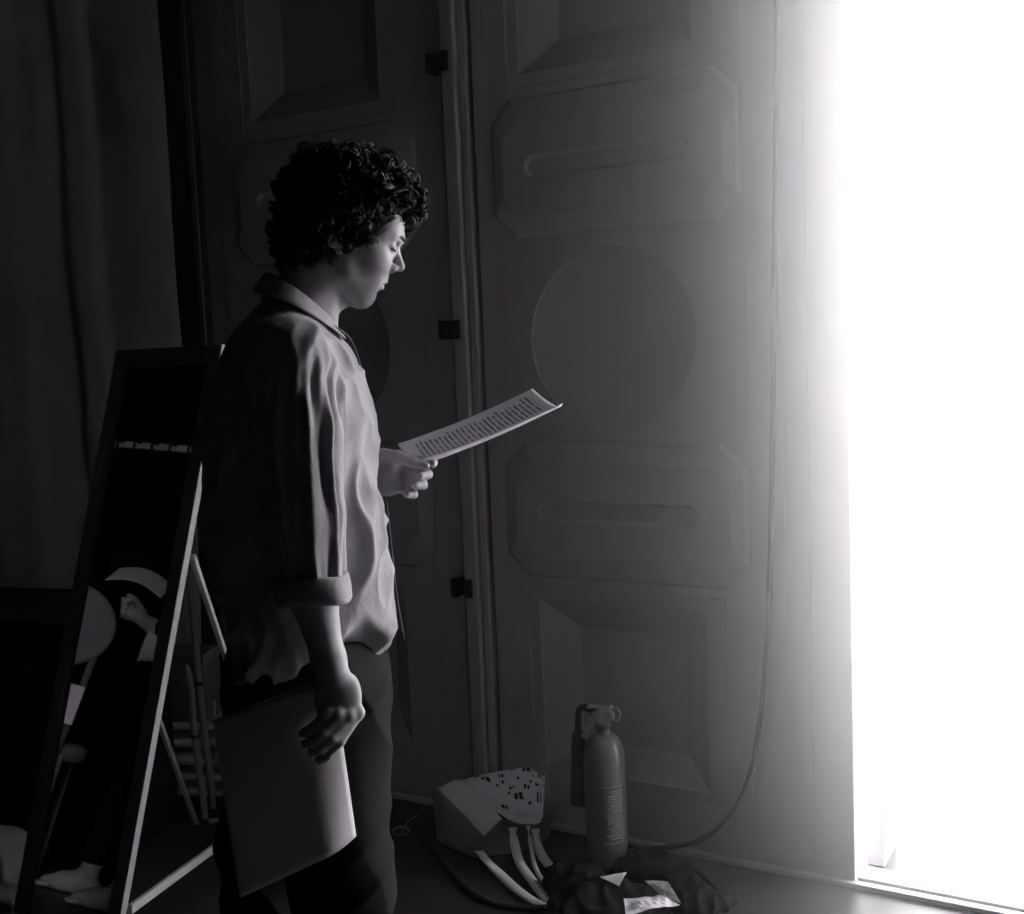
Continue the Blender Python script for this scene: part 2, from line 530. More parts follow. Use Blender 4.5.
def build_head(B):
    E = lambda c, r, k=0.01, op='u', R=None: B.ell(hp(*c), r, HEAD_R if R is None else HEAD_R @ R, k, op)
    K = lambda a, b, ra, rb, k=0.01, op='u': B.cone(hp(*a), hp(*b), ra, rb, k, op)
    E((0.010, 0, 0.062), (0.100, 0.076, 0.086))
    E((0.046, 0, 0.040), (0.066, 0.064, 0.070), 0.02)
    E((0.042, 0, -0.015), (0.058, 0.056, 0.062), 0.02)
    E((0.060, 0, -0.044), (0.036, 0.034, 0.038), 0.015)
    for sgn in (-1, 1):
        K((0.014, sgn * 0.048, -0.020), (0.020, sgn * 0.046, -0.046), 0.016, 0.014, 0.03)
        E((0.048, sgn * 0.024, -0.030), (0.040, 0.024, 0.036), 0.03)
        K((0.020, sgn * 0.046, -0.046), (0.062, sgn * 0.015, -0.078), 0.014, 0.0135, 0.03)
        E((0.064, sgn * 0.041, -0.006), (0.031, 0.021, 0.022), 0.020)
        E((0.078, sgn * 0.044, 0.058), (0.022, 0.018, 0.026), 0.020)
        K((0.1085, sgn * 0.008, 0.041), (0.092, sgn * 0.044, 0.041), 0.0108, 0.010, 0.008)
        E((0.108, sgn * 0.034, 0.022), (0.012, 0.018, 0.0095), 0.006, 's')
        E((0.0900, sgn * 0.033, 0.0210), (0.0145, 0.0150, 0.0120), 0.003)
        K((0.1025, sgn * 0.020, 0.0165), (0.0985, sgn * 0.044, 0.0150), 0.0022, 0.0018, 0.003)
        E((0.1050, sgn * 0.0125, -0.0135), (0.0120, 0.0068, 0.0085), 0.006)
    K((0.1035, 0, 0.027), (0.1190, 0, -0.002), 0.0070, 0.0080, 0.008)
    E((0.1195, 0, -0.0075), (0.0105, 0.0100, 0.0090), 0.007)
    for sgn in (-1, 1):
        E((0.109, sgn * 0.0065, -0.0215), (0.0055, 0.0035, 0.0035), 0.002, 's')
    E((0.0945, 0, -0.0395), (0.0105, 0.024, 0.0068), 0.003)
    E((0.0985, 0, -0.0290), (0.0060, 0.0060, 0.0100), 0.006)
    E((0.0905, 0, -0.0515), (0.0108, 0.023, 0.0068), 0.004)
    E((0.0960, 0, -0.0630), (0.0090, 0.022, 0.0050), 0.006, 's')
    K((0.1050, 0, -0.0455), (0.0890, -0.026, -0.0470), 0.0030, 0.0024, 0.002, 's')
    K((0.1050, 0, -0.0455), (0.0890, 0.026, -0.0470), 0.0030, 0.0024, 0.002, 's')
    E((0.0660, 0, -0.0785), (0.0185, 0.019, 0.0155), 0.010)
    for sgn in (-1, 1):
        Rr = np.array([[math.cos(.25), 0, math.sin(.25)], [0, 1, 0], [-math.sin(.25), 0, math.cos(.25)]])
        E((-0.004, sgn * 0.075, 0.016), (0.016, 0.0065, 0.028), 0.006, 'u', Rr)
        E((0.001, sgn * 0.082, 0.019), (0.008, 0.005, 0.015), 0.004, 's', Rr)
        E((0.004, sgn * 0.073, -0.009), (0.0075, 0.005, 0.0095), 0.005)

def fingers(B, lst, rad, k0=0.010):
    for pts, r in zip(lst, rad):
        B.chain(pts, [r * 1.08, r, r * 0.95, r * 0.86], 0.004, k0)

B = Field((-0.27, -0.34, 0.66), (0.22, 0.30, 1.80), 0.0024)
# hidden trunk that carries head and arms, thighs inside the trousers
B.ell((-0.085, 0, 1.20), (0.085, 0.13, 0.26), k=0.03)
B.ell((-0.085, 0, 0.90), (0.085, 0.12, 0.16), k=0.03)
B.cone((-0.08, -0.10, 1.42), (-0.08, 0.10, 1.42), 0.055, 0.055, 0.04)
for sgn in (-1, 1):
    B.cone((-0.075, sgn * 0.085, 0.86), (-0.06, sgn * 0.09, 0.70), 0.075, 0.07, 0.03)
# neck
B.chain([(-0.072, 0, 1.44), (-0.035, 0, 1.535), (-0.005, 0, 1.60)], [0.066, 0.056, 0.056], 0.02)
B.cone((-0.010, -0.052, 1.585), (0.004, -0.012, 1.470), 0.012, 0.010, 0.016)
B.cone((-0.010, 0.052, 1.585), (0.004, 0.012, 1.470), 0.012, 0.010, 0.016)
build_head(B)
B.ell((0.020, 0, 1.532), (0.018, 0.018, 0.020), k=0.015)
# right arm hanging, hand closed on the loose sheet
B.chain([(-0.075, -0.15, 1.42), (-0.082, -0.235, 1.16), (-0.066, -0.250, 1.05), (-0.046, -0.258, 0.935), (-0.042, -0.260, 0.915)], [0.050, 0.040, 0.039, 0.025, 0.0225], 0.02)
B.ell((-0.036, -0.262, 0.872), (0.037, 0.0165, 0.050), k=0.014)
B.ell((-0.012, -0.250, 0.872), (0.015, 0.016, 0.034), k=0.012)
RK = [(-0.005, -0.262, 0.844), (-0.021, -0.270, 0.845), (-0.038, -0.274, 0.849), (-0.054, -0.272, 0.856)]
fingers(B, [
    [RK[0], (-0.037, -0.274, 0.806), (-0.058, -0.270, 0.784), (-0.070, -0.260, 0.773)],
    [RK[1], (-0.050, -0.280, 0.814), (-0.069, -0.276, 0.797), (-0.081, -0.264, 0.789)],
    [RK[2], (-0.064, -0.282, 0.823), (-0.080, -0.277, 0.810), (-0.091, -0.266, 0.804)],
    [RK[3], (-0.074, -0.278, 0.836), (-0.088, -0.273, 0.826), (-0.095, -0.263, 0.821)]], [0.0098, 0.0100, 0.0094, 0.0082])
for q in RK:
    B.ell(q, (0.0115, 0.0105, 0.0115), k=0.006)
B.chain([(-0.022, -0.246, 0.888), (-0.012, -0.232, 0.858), (-0.024, -0.226, 0.826), (-0.040, -0.226, 0.806)], [0.014, 0.0115, 0.0105, 0.009], 0.004, 0.012)
# left arm bent forward, palm turned to the middle, fingers curled under the page
B.chain([(-0.075, 0.15, 1.42), (-0.11, 0.235, 1.16), (-0.02, 0.16, 1.185), (0.066, 0.070, 1.205)], [0.050, 0.042, 0.038, 0.026], 0.02)
B.ell((0.090, 0.052, 1.203), (0.040, 0.018, 0.039), k=0.016)
B.ell((0.082, 0.040, 1.226), (0.030, 0.017, 0.019), k=0.012)
B.ell((0.095, 0.040, 1.180), (0.028, 0.015, 0.020), k=0.012)
LK = [(0.128, 0.058, 1.226), (0.131, 0.060, 1.206), (0.127, 0.060, 1.187), (0.118, 0.058, 1.170)]
fingers(B, [
    [LK[0], (0.166, 0.052, 1.222), (0.180, 0.030, 1.219), (0.176, 0.011, 1.219)],
    [LK[1], (0.164, 0.050, 1.201), (0.168, 0.024, 1.198), (0.152, 0.008, 1.198)],
    [LK[2], (0.157, 0.048, 1.182), (0.158, 0.022, 1.179), (0.142, 0.008, 1.180)],
    [LK[3], (0.140, 0.044, 1.165), (0.140, 0.024, 1.162), (0.126, 0.012, 1.164)]], [0.0094, 0.0098, 0.0093, 0.0082])
B.chain([(0.088, 0.032, 1.236), (0.112, 0.012, 1.236), (0.140, 0.000, 1.224), (0.162, -0.002, 1.217)], [0.0150, 0.0115, 0.0100, 0.0082], 0.004, 0.014)
V, Q = B.mesh(); del B
bme = np_mesh('body', V, Q)
qh = (V - HEAD_O) @ HEAD_R
stub = np.clip((-0.012 - qh[:, 2] + 0.25 * (qh[:, 0] - 0.06)) / 0.025, 0, 1) * np.clip((qh[:, 0] - 0.000) / 0.03, 0, 1) * np.clip((qh[:, 2] + 0.115) / 0.02, 0, 1) * (V[:, 2] > 1.47)
lip = np.exp(-(((qh[:, 2] + 0.0445) / 0.011) ** 2)) * (qh[:, 0] > 0.088)
stub = stub * (1 - 0.8 * lip)
at_ = bme.attributes.new('stubble', 'FLOAT', 'POINT')
at_.data.foreach_set('value', stub.astype(np.float32))
obj('body', bme, 'skin', man)
# nails on the fingers of the holding hand read as skin: kept in the surface; eyebrow and lashes as fine dark strips
def strip_hair(name, pts, r, par):
    return obj(name, tube_mesh(name, pts, r, 6), 'hair', par, True)
for sgn in (-1, 1):
    strip_hair('eyebrow', [Vector(hp(0.1180 - 0.0165 * t ** 1.5, sgn * (0.009 + 0.037 * t), 0.0392 + 0.002 * math.sin(t * 3))) for t in np.linspace(0, 1, 8)], [0.0030, .0040, .0042, .0040, .0036, .0032, .0026, .0014], man)
    strip_hair('eyelashes', [Vector(hp(0.0905 + 0.0148 * math.sqrt(max(0.0, 1 - (1.7 * t - 0.85) ** 2)), sgn * (0.0207 + 0.0256 * t), 0.0165 - 0.0020 * math.sin(t * 3))) for t in np.linspace(0, 1, 7)], 0.0012, man)

# ---- hair: a close cap under several hundred separate curls
def hair_cap(scale=1.0):
    H = Field((-0.13, -0.12, 1.55), (0.20, 0.12, 1.83), 0.004)
    H.ell(hp(-0.002, 0, 0.070), (0.106, 0.092, 0.098), HEAD_R, 0.01)
    H.ell(hp(0.044, 0, 0.102), (0.086, 0.080, 0.062), HEAD_R, 0.02)
    H.ell(hp(-0.056, 0, 0.000), (0.042, 0.068, 0.052), HEAD_R, 0.03)
    H.ell(hp(0.094, 0, 0.000), (0.070, 0.12, 0.086), HEAD_R, 0.010, 's')      # the face stays free
    for sgn in (-1, 1):
        H.ell(hp(0.012, sgn * 0.088, -0.020), (0.026, 0.030, 0.024), HEAD_R, 0.008, 's')   # and the lower ears
    return H.mesh()
V, Q = hair_cap()
N = normals_of(V, Q)
disp = (vnoise(V * 48) - 0.5) * 0.026 + (vnoise(V * 110) - 0.5) * 0.008 + 0.003
Vc = V + N * disp[:, None]
cv, cf = [Vc], [Q]
base = len(Vc)
cand = rng.permutation(len(V))
picked, got = [], np.zeros((0, 3))
for i in cand:
    if len(picked) >= 520: break
    if len(got) and np.min(np.sum((got - V[i]) ** 2, 1)) < 0.0115 ** 2: continue
    # canonical coordinates decide where curls may grow
    q = HEAD_R.T @ (V[i] - HEAD_O)
    if q[2] < -0.055 or (q[0] > 0.055 and q[2] < 0.080): continue
    picked.append(i); got = np.vstack([got, V[i]])
def curl(p, n, rad, turns, thick, lift, seed):
    r = np.random.RandomState(seed)
    t1 = np.cross(n, r.randn(3)); t1 /= np.linalg.norm(t1)
    t2 = np.cross(n, t1)
    pts = []
    m_ = 15
    for j in range(m_):
        a = j / (m_ - 1)
        ang = a * turns * 2 * math.pi + r.rand() * 0.15
        rr = rad * (1 - 0.35 * a)
        pts.append(Vector(p + n * (lift * a + rr * math.sin(ang)) + t1 * rr * (1 - math.cos(ang)) + t2 * a * rad * 1.1))
    rads = [thick * (0.75 + 0.25 * math.sin(math.pi * min(1, j / (m_ - 1) * 1.4))) * (1 if j < m_ - 3 else 0.6) for j in range(m_)]
    return pts, rads
def add_tube(pts, rads, sides=5):
    global base
    me = tube_mesh('t', pts, rads, sides, caps=False)
    n = len(me.vertices)
    a = np.zeros(n * 3, np.float32); me.vertices.foreach_get('co', a)
    f = np.zeros(len(me.polygons) * 4, np.int32); me.loops.foreach_get('vertex_index', f)
    cv.append(a.reshape(-1, 3).astype(float)); cf.append(f.reshape(-1, 4) + base)
    base += n
    bpy.data.meshes.remove(me)
for s_, i in enumerate(picked):
    q = HEAD_R.T @ (V[i] - HEAD_O)
    big = 1.0 + (0.25 if q[0] > 0.05 and q[2] > 0.05 else 0)
    cr_, ct_ = (0.0075 + 0.0055 * rng.rand()) * big, 0.7 + 0.6 * rng.rand()
    for r2 in range(5):                     # strands of one curl run side by side
        pts, rads = curl(Vc[i] + N[i] * 0.001 + rng.randn(3) * 0.0022, N[i], cr_ * (1 + 0.16 * rng.randn()), ct_, 0.0009 + 0.0005 * rng.rand(), 0.004, s_)
        add_tube(pts, rads, 4)
# locks falling over the forehead and temple
LOCKS = [(0.104, 0.0, 0.118, .034), (0.108, 0.014, 0.118, .036), (0.100, -0.020, 0.116, .036), (0.096, -0.034, 0.108, .036), (0.106, 0.026, 0.112, .034), (0.088, -0.048, 0.098, .036), (0.078, -0.058, 0.090, .040),
         (0.116, 0.006, 0.114, .026), (0.114, -0.010, 0.116, .026), (0.064, -0.066, 0.078, .046), (0.052, -0.071, 0.066, .050), (0.038, -0.076, 0.052, .050), (0.026, -0.079, 0.044, .046), (0.120, 0.016, 0.110, .022), (0.122, -0.002, 0.112, .020), (0.012, -0.081, 0.040, .040)]
for s_, (x, y, z, L) in enumerate(LOCKS):
    w_ = 0.005 + 0.004 * rng.rand(); ph = rng.rand() * 6
    for r2 in range(9):
        o_ = rng.randn(3) * 0.0028
        p0 = np.array([x, y, z]) + o_
        pts = []
        fwd_ = 0.016 if x > 0.09 else 0.004
        for j in range(18):
            a = j / 17
            pts.append(Vector(hp(*(p0 + np.array([fwd_ * math.sin(a * 2.4) + w_ * math.sin(a * 8 + ph) * a, w_ * math.cos(a * 8 + ph) * a, -L * a + 0.006 * math.sin(a * 3)])))))
        add_tube(pts, [0.0013 * (1 - 0.5 * (j / 17) ** 2) for j in range(18)], 4)
obj('hair', np_mesh('hair', np.concatenate(cv), np.concatenate(cf)), 'hair', man)

# ---- shirt
PROF = np.array([  # z, back x, front x, half width
    [0.78, -0.176, 0.090, 0.182], [0.83, -0.187, 0.088, 0.184], [0.905, -0.204, 0.082, 0.186], [1.00, -0.224, 0.074, 0.184], [1.07, -0.233, 0.070, 0.184], [1.12, -0.236, 0.068, 0.184],
    [1.20, -0.233, 0.066, 0.186], [1.31, -0.224, 0.055, 0.190], [1.38, -0.213, 0.042, 0.186], [1.43, -0.198, 0.026, 0.165], [1.48, -0.170, 0.000, 0.115], [1.510, -0.138, -0.018, 0.072], [1.53, -0.118, -0.035, 0.052]])
SH = Field((-0.30, -0.36, 0.76), (0.15, 0.33, 1.56), 0.0042)
def torso(X, Y, Z):
    zb = np.interp(Z, PROF[:, 0], PROF[:, 1]); zf = np.interp(Z, PROF[:, 0], PROF[:, 2]); hw = np.interp(Z, PROF[:, 0], PROF[:, 3])
    xc = (zb + zf) / 2; a = (zf - zb) / 2
    q = (np.abs((X - xc) / a) ** 2.4 + np.abs(Y / hw) ** 2.4) ** (1 / 2.4)
    return (q - 1) * np.minimum(a, hw)
SH.put((-0.27, -0.22, 0.78), (0.12, 0.22, 1.535), torso)
for sgn in (-1, 1):
    SH.cone((-0.080, sgn * 0.055, 1.458), (-0.078, sgn * 0.165, 1.426), 0.050, 0.057, 0.03)
SLEEVE_R = [(-0.078, -0.165, 1.425), (-0.072, -0.215, 1.30), (-0.072, -0.240, 1.17), (-0.064, -0.250, 1.065)]
SH.chain(SLEEVE_R, [0.062, 0.066, 0.062, 0.052], 0.012, 0.03)
SLEEVE_L = [(-0.078, 0.165, 1.425), (-0.09, 0.22, 1.30), (-0.11, 0.238, 1.17), (-0.03, 0.17, 1.18)]
SH.chain(SLEEVE_L, [0.062, 0.064, 0.060, 0.048], 0.012, 0.03)
def relax(V, Q, n):
    for _ in range(n):
        S = np.zeros_like(V); C = np.zeros(len(V))
        for a in range(4):
            b = (a + 1) % 4
            np.add.at(S, Q[:, a], V[Q[:, b]]); np.add.at(C, Q[:, a], 1)
            np.add.at(S, Q[:, b], V[Q[:, a]]); np.add.at(C, Q[:, b], 1)
        V = V * 0.45 + 0.55 * S / np.maximum(C, 1)[:, None]
    return V
# cut along the curved hem, and at the ends of the sleeves
def hem(X, Y, Z):
    return (0.886 + 0.26 * np.minimum(X, 0.02) + 1.2 * np.maximum(-Y - 0.08, 0) * np.clip((X + 0.15) * 6, 0, 1) + 0.02 * np.cos(Y * 14) * 0 + 0.30 * np.maximum(X - 0.05, 0)) - Z + 0 * Y
s_, ax_ = SH.sub((-0.3, -0.205, 0.7), (0.2, 0.205, 1.0))
X_, Y_, Z_ = np.meshgrid(*ax_, indexing='ij', sparse=True)
SH.F[s_] = np.maximum(SH.F[s_], hem(X_, Y_, Z_))
s_, ax_ = SH.sub((-0.2, -0.36, 0.8), (0.1, -0.19, 1.06))
X_, Y_, Z_ = np.meshgrid(*ax_, indexing='ij', sparse=True)
SH.F[s_] = np.where((Y_ + 0 * X_ + 0 * Z_) < -0.19, np.maximum(SH.F[s_], (1.045 - Z_) + 0 * X_ + 0 * Y_), SH.F[s_])
V, Q = SH.mesh(); del SH
N = normals_of(V, Q)
def ridged(P): 
    return (1 - np.abs(2 * vnoise(P) - 1)) ** 2
# long drapes down the sleeve, slanting pulls over the chest, blouson bulges above the hem
arm = np.clip((-0.145 - V[:, 1]) / 0.06, 0, 1) * np.clip((1.45 - V[:, 2]) / 0.06, 0, 1)
axx = np.interp(V[:, 2], [1.065, 1.17, 1.30, 1.425], [-0.064, -0.072, -0.072, -0.078])
axy = np.interp(V[:, 2], [1.065, 1.17, 1.30, 1.425], [-0.250, -0.240, -0.215, -0.165])
th_ = np.arctan2(V[:, 0] - axx, -(V[:, 1] - axy))
wv = vnoise(np.stack([th_ * 0.8 + 4, V[:, 2] * 4 + 2, 0 * th_ + 3], 1))
wv2 = vnoise(np.stack([th_ * 1.2 + 9, V[:, 2] * 7 + 5, 0 * th_ + 8], 1))
dA = 0.0062 * (0.35 + 0.9 * wv2) * np.sin(9.0 * th_ + 4.0 * V[:, 2] + 5.0 * wv) + 0.0028 * np.sin(19.0 * th_ - 9.0 * V[:, 2] + 6.0 * wv2)
Rz = V[:, 2] * 0.80 + V[:, 0] * 0.60; Rx = V[:, 0] * 0.80 - V[:, 2] * 0.60
dT = ridged(np.stack([Rx * 17 + 3, V[:, 1] * 9 + 7, Rz * 5], 1)) * 0.022 + ridged(np.stack([V[:, 0] * 19, V[:, 1] * 19, V[:, 2] * 12 - V[:, 0] * 10 + 4], 1)) * 0.015 - 0.015
amp = np.clip((1.52 - V[:, 2]) / 0.1, 0.1, 1)
V = V + N * ((dA * arm + dT * (1 - arm)) * amp)[:, None]
V = relax(V, Q, 2)
shirt = obj('shirt', np_mesh('shirt', V, Q), 'shirt_cloth', man)

# rolled cuff (a fat doubled band of cloth) on each sleeve
def cuff_mesh(name, c, axis, r, h):
    axis = Vector(axis).normalized()
    e1 = axis.orthogonal().normalized(); e2 = axis.cross(e1)
    prof = [(r * 0.90, -h * .5), (r * 1.03, -h * .5), (r * 1.10, -h * .38), (r * 1.12, 0), (r * 1.09, h * .4), (r * 1.02, h * .5), (r * .92, h * .5), (r * .9, 0)]
    n = 40; vs, fs = [], []
    for i, (rr, z) in enumerate(prof):
        for k in range(n):
            a = 2 * math.pi * k / n
            wob = 1 + 0.035 * math.sin(3 * a + i * .3) + 0.02 * math.sin(7 * a + 1.3)
            vs.append(Vector(c) + (e1 * math.cos(a) + e2 * math.sin(a)) * rr * wob + axis * (z + 0.006 * math.sin(2 * a + 1)))
    mprof = len(prof)
    for i in range(mprof):
        for k in range(n):
            fs.append((i * n + k, i * n + (k + 1) % n, ((i + 1) % mprof) * n + (k + 1) % n, ((i + 1) % mprof) * n + k))
    return mesh(name, vs, fs)
obj('cuff', cuff_mesh('cuff', (-0.0635, -0.250, 1.055), (-0.08, 0.05, 1), 0.0555, 0.046), 'shirt_cloth', shirt, True)
obj('cuff', cuff_mesh('cuff', (-0.03, 0.17, 1.18), (-0.7, 0.7, -.1), 0.046, 0.045), 'shirt_cloth', shirt, True)

# collar: stand and fall around the neck, open at the throat
def collar_mesh():
    vs, fs = [], []
    n = 48
    rows = 5
    for i in range(n + 1):
        a = math.radians(-165 + 330 * i / n)            # 0 = nape, +-165 = throat
        back = math.cos(a)                              # 1 at the nape
        w_ = (1 - back) / 2
        xx = -0.052 - 0.051 * back
        yy = 0.064 * math.sin(a)
        ztop = 1.583 - 0.082 * w_ ** 1.15
        fall = 0.034 + 0.016 * w_ ** 3
        out = Vector((-back * 0.9, math.sin(a), 0))
        if out.length > 0: out.normalize()
        P0 = Vector((xx, yy, ztop - 0.038))
        P1 = Vector((xx, yy, ztop))
        P2 = P1 + out * 0.006 + Vector((0, 0, -0.002))
        P3 = P1 + out * 0.019 + Vector((0, 0, -fall * .55))
        P4 = P1 + out * (0.030 + 0.006 * w_) + Vector((0, 0, -fall))
        vs += [P0, P1, P2, P3, P4]
    for i in range(n):
        for k in range(rows - 1):
            fs.append((i * rows + k, i * rows + k + 1, (i + 1) * rows + k + 1, (i + 1) * rows + k))
    return mesh('collar', vs, fs)
co = obj('collar', collar_mesh(), 'shirt_cloth', shirt, True)
md = co.modifiers.new('thick', 'SOLIDIFY'); md.thickness = 0.003; md.offset = 1
md = co.modifiers.new('sub', 'SUBSURF'); md.levels = 1; md.render_levels = 1
# button band down the front with buttons
fx_ = lambda z: float(np.interp(z, PROF[:, 0], PROF[:, 2]))
bandp = [Vector((fx_(z) + 0.001, 0.012, z)) for z in np.linspace(1.46, 0.90, 30)]
vs, fs = [], []
for p in bandp:
    vs += [p + Vector((-0.002, -0.016, 0)), p + Vector((0.004, -0.014, 0)), p + Vector((0.004, 0.014, 0)), p + Vector((-0.002, 0.016, 0))]
for i in range(len(bandp) - 1):
    for k in range(3):
        fs.append((i * 4 + k, i * 4 + k + 1, (i + 1) * 4 + k + 1, (i + 1) * 4 + k))
obj('button_band', mesh('button_band', vs, fs), 'shirt_cloth', shirt, True)
mat('button', 0.5, 0.3)
for z in (1.40, 1.31, 1.22, 1.13, 1.04, 0.95):
    p = Vector((fx_(z) + 0.0055, 0.012, z))
    obj('button', tube_mesh('button', [p, p + Vector((0.003, 0, 0))], 0.0055, 10), 'button', shirt)

# ---- trousers and shoes
TR = Field((-0.36, -0.27, 0.03), (0.18, 0.27, 0.95), 0.005)
TR.ell((-0.072, 0, 0.86), (0.140, 0.172, 0.13), k=0.03)
TR.ell((-0.080, 0, 0.80), (0.145, 0.172, 0.12), k=0.03)
RLEG = [(-0.052, -0.090, 0.84), (-0.040, -0.098, 0.50), (-0.060, -0.105, 0.09)]
LLEG = [(-0.110, 0.090, 0.84), (-0.165, 0.100, 0.50), (-0.215, 0.110, 0.09)]
for lg in (RLEG, LLEG):
    TR.chain(lg, [0.118, 0.094, 0.078], 0.03, 0.04)
s_, ax_ = TR.sub((-0.4, -0.3, 0.0), (0.2, 0.3, 0.2))
X_, Y_, Z_ = np.meshgrid(*ax_, indexing='ij', sparse=True)
TR.F[s_] = np.maximum(TR.F[s_], (0.045 - Z_) + 0 * X_ + 0 * Y_)
s_, ax_ = TR.sub((-0.4, -0.3, 0.88), (0.2, 0.3, 1.0))
X_, Y_, Z_ = np.meshgrid(*ax_, indexing='ij', sparse=True)
TR.F[s_] = np.maximum(TR.F[s_], (Z_ - 0.935) + 0 * X_ + 0 * Y_)
V, Q = TR.mesh(); del TR
N = normals_of(V, Q)
dT = ridged(np.stack([V[:, 0] * 9 + V[:, 2] * 3, V[:, 1] * 9, V[:, 2] * 3.2 + 4], 1)) * 0.012 + ridged(np.stack([V[:, 0] * 6 + 7, V[:, 1] * 6, V[:, 2] * 13 - V[:, 0] * 9], 1)) * 0.008 - 0.010
V = V + N * dT[:, None]
trs = obj('trousers', np_mesh('trousers', V, Q), 'trouser_cloth', man)
pk = spline([(0.062, -0.075, 0.845), (0.050, -0.115, 0.815), (0.028, -0.150, 0.79), (0.0, -0.172, 0.775)], 16)
obj('pocket_seam', tube_mesh('pocket_seam', pk, 0.004, 6), 'trouser_cloth', trs, True)
def shoe(cx_, cy_, yaw):
    S = Field((cx_ - 0.14, cy_ - 0.09, 0.0), (cx_ + 0.25, cy_ + 0.09, 0.14), 0.005)
    S.cone((cx_ - 0.055, cy_, 0.045), (cx_ + 0.06, cy_, 0.042), 0.040, 0.044, 0.02)
    S.cone((cx_ + 0.06, cy_, 0.042), (cx_ + 0.155, cy_, 0.030), 0.044, 0.030, 0.02)
    S.cone((cx_ - 0.03, cy_, 0.05), (cx_ - 0.01, cy_, 0.105), 0.040, 0.036, 0.03)
    X_, Y_, Z_ = np.meshgrid(*S.sub(S.lo, S.lo + 1)[1], indexing='ij', sparse=True)
    S.F = np.maximum(S.F, (0.006 - Z_) + 0 * X_ + 0 * Y_).astype(np.float32)
    V, Q = S.mesh()
    s = obj('shoe', np_mesh('shoe', V, Q), 'shoe_leather', man)
    # sole: flat outline following the shoe
    out = [(cx_ - 0.095 + 0.26 * t, cy_ + sg * (0.040 + 0.008 * math.sin(t * 5)) * math.sqrt(max(0.0, 1 - abs(2 * t - 1) ** 5)))
           for sg, rngt in ((-1, np.linspace(0, 1, 18)), (1, np.linspace(1, 0, 18))) for t in rngt]
    n = len(out)
    vs = [Vector((x, y, 0.0)) for x, y in out] + [Vector((x, y, 0.014)) for x, y in out]
    fs = [tuple(range(n))[::-1], tuple(range(n, 2 * n))] + [(k, (k + 1) % n, n + (k + 1) % n, n + k) for k in range(n)]
    obj('sole', mesh('sole', vs, fs), 'black_plastic', s)
shoe(-0.055, -0.105, 0)
shoe(-0.210, 0.110, 0)
# thin dark cord worn around the neck, hanging loose down the front
cordp = spline([(-0.10, -0.04, 1.552), (-0.055, -0.078, 1.520), (0.0, -0.060, 1.482), (0.034, -0.030, 1.455), (0.050, -0.020, 1.405), (0.060, -0.012, 1.352), (0.068, 0.030, 1.30),
                (0.086, 0.045, 1.20), (0.094, 0.045, 1.08), (0.098, 0.03, 0.98), (0.106, 0.005, 0.890)], 70)
obj('neck_cord', tube_mesh('neck_cord', cordp, 0.0022, 6), 'cord_dark', man, True)

# ---- the page he reads, and the loose sheet in the other hand
def man_w(x, y, z):
    return MAN + Matrix.Rotation(MAN_YAW, 3, 'Z') @ Vector((x, y, z))
def printed_paper(name, rows, u0, u1, v0, v1):
    mt = bpy.data.materials.new(name); mt.use_nodes = True
    nt = mt.node_tree; b = nt.nodes['Principled BSDF']
    b.inputs['Roughness'].default_value = 0.75; b.inputs['Specular IOR Level'].default_value = 0.2
    uv = nt.nodes.new('ShaderNodeUVMap'); sp_ = nt.nodes.new('ShaderNodeSeparateXYZ')
    nt.links.new(uv.outputs['UV'], sp_.inputs[0])
    def M(op, a, b_=None):
        n = nt.nodes.new('ShaderNodeMath'); n.operation = op
        for i, v in enumerate((a, b_)):
            if v is None: continue
            if isinstance(v, (int, float)): n.inputs[i].default_value = v
            else: nt.links.new(v, n.inputs[i])
        return n.outputs[0]
    u, v = sp_.outputs['X'], sp_.outputs['Y']
    row = M('LESS_THAN', M('FRACT', M('MULTIPLY', u, rows)), 0.52)
    inu = M('MULTIPLY', M('GREATER_THAN', u, u0), M('LESS_THAN', u, u1))
    # ragged line ends and word gaps
    cb = nt.nodes.new('ShaderNodeCombineXYZ')
    nt.links.new(M('FLOOR', M('MULTIPLY', u, rows)), cb.inputs[0])
    wn = nt.nodes.new('ShaderNodeTexWhiteNoise'); wn.noise_dimensions = '3D'
    nt.links.new(cb.outputs[0], wn.inputs['Vector'])
    end = M('SUBTRACT', v1, M('MULTIPLY', wn.outputs['Value'], 0.12))
    inv = M('MULTIPLY', M('GREATER_THAN', v, v0), M('LESS_THAN', v, end))
    cb2 = nt.nodes.new('ShaderNodeCombineXYZ')
    nt.links.new(M('FLOOR', M('MULTIPLY', u, rows)), cb2.inputs[0])
    nt.links.new(M('FLOOR', M('MULTIPLY', v, 60)), cb2.inputs[1])
    wn2 = nt.nodes.new('ShaderNodeTexWhiteNoise'); wn2.noise_dimensions = '3D'
    nt.links.new(cb2.outputs[0], wn2.inputs['Vector'])
    gap = M('GREATER_THAN', wn2.outputs['Value'], 0.16)
    ink = M('MULTIPLY', M('MULTIPLY', row, inu), M('MULTIPLY', inv, gap))
    mx = nt.nodes.new('ShaderNodeMix'); mx.data_type = 'RGBA'
    nt.links.new(ink, mx.inputs['Factor'])
    mx.inputs[6].default_value = (0.80, 0.775, 0.815, 1); mx.inputs[7].default_value = (0.24, 0.23, 0.243, 1)
    nt.links.new(mx.outputs[2], b.inputs['Base Color'])
    return mt
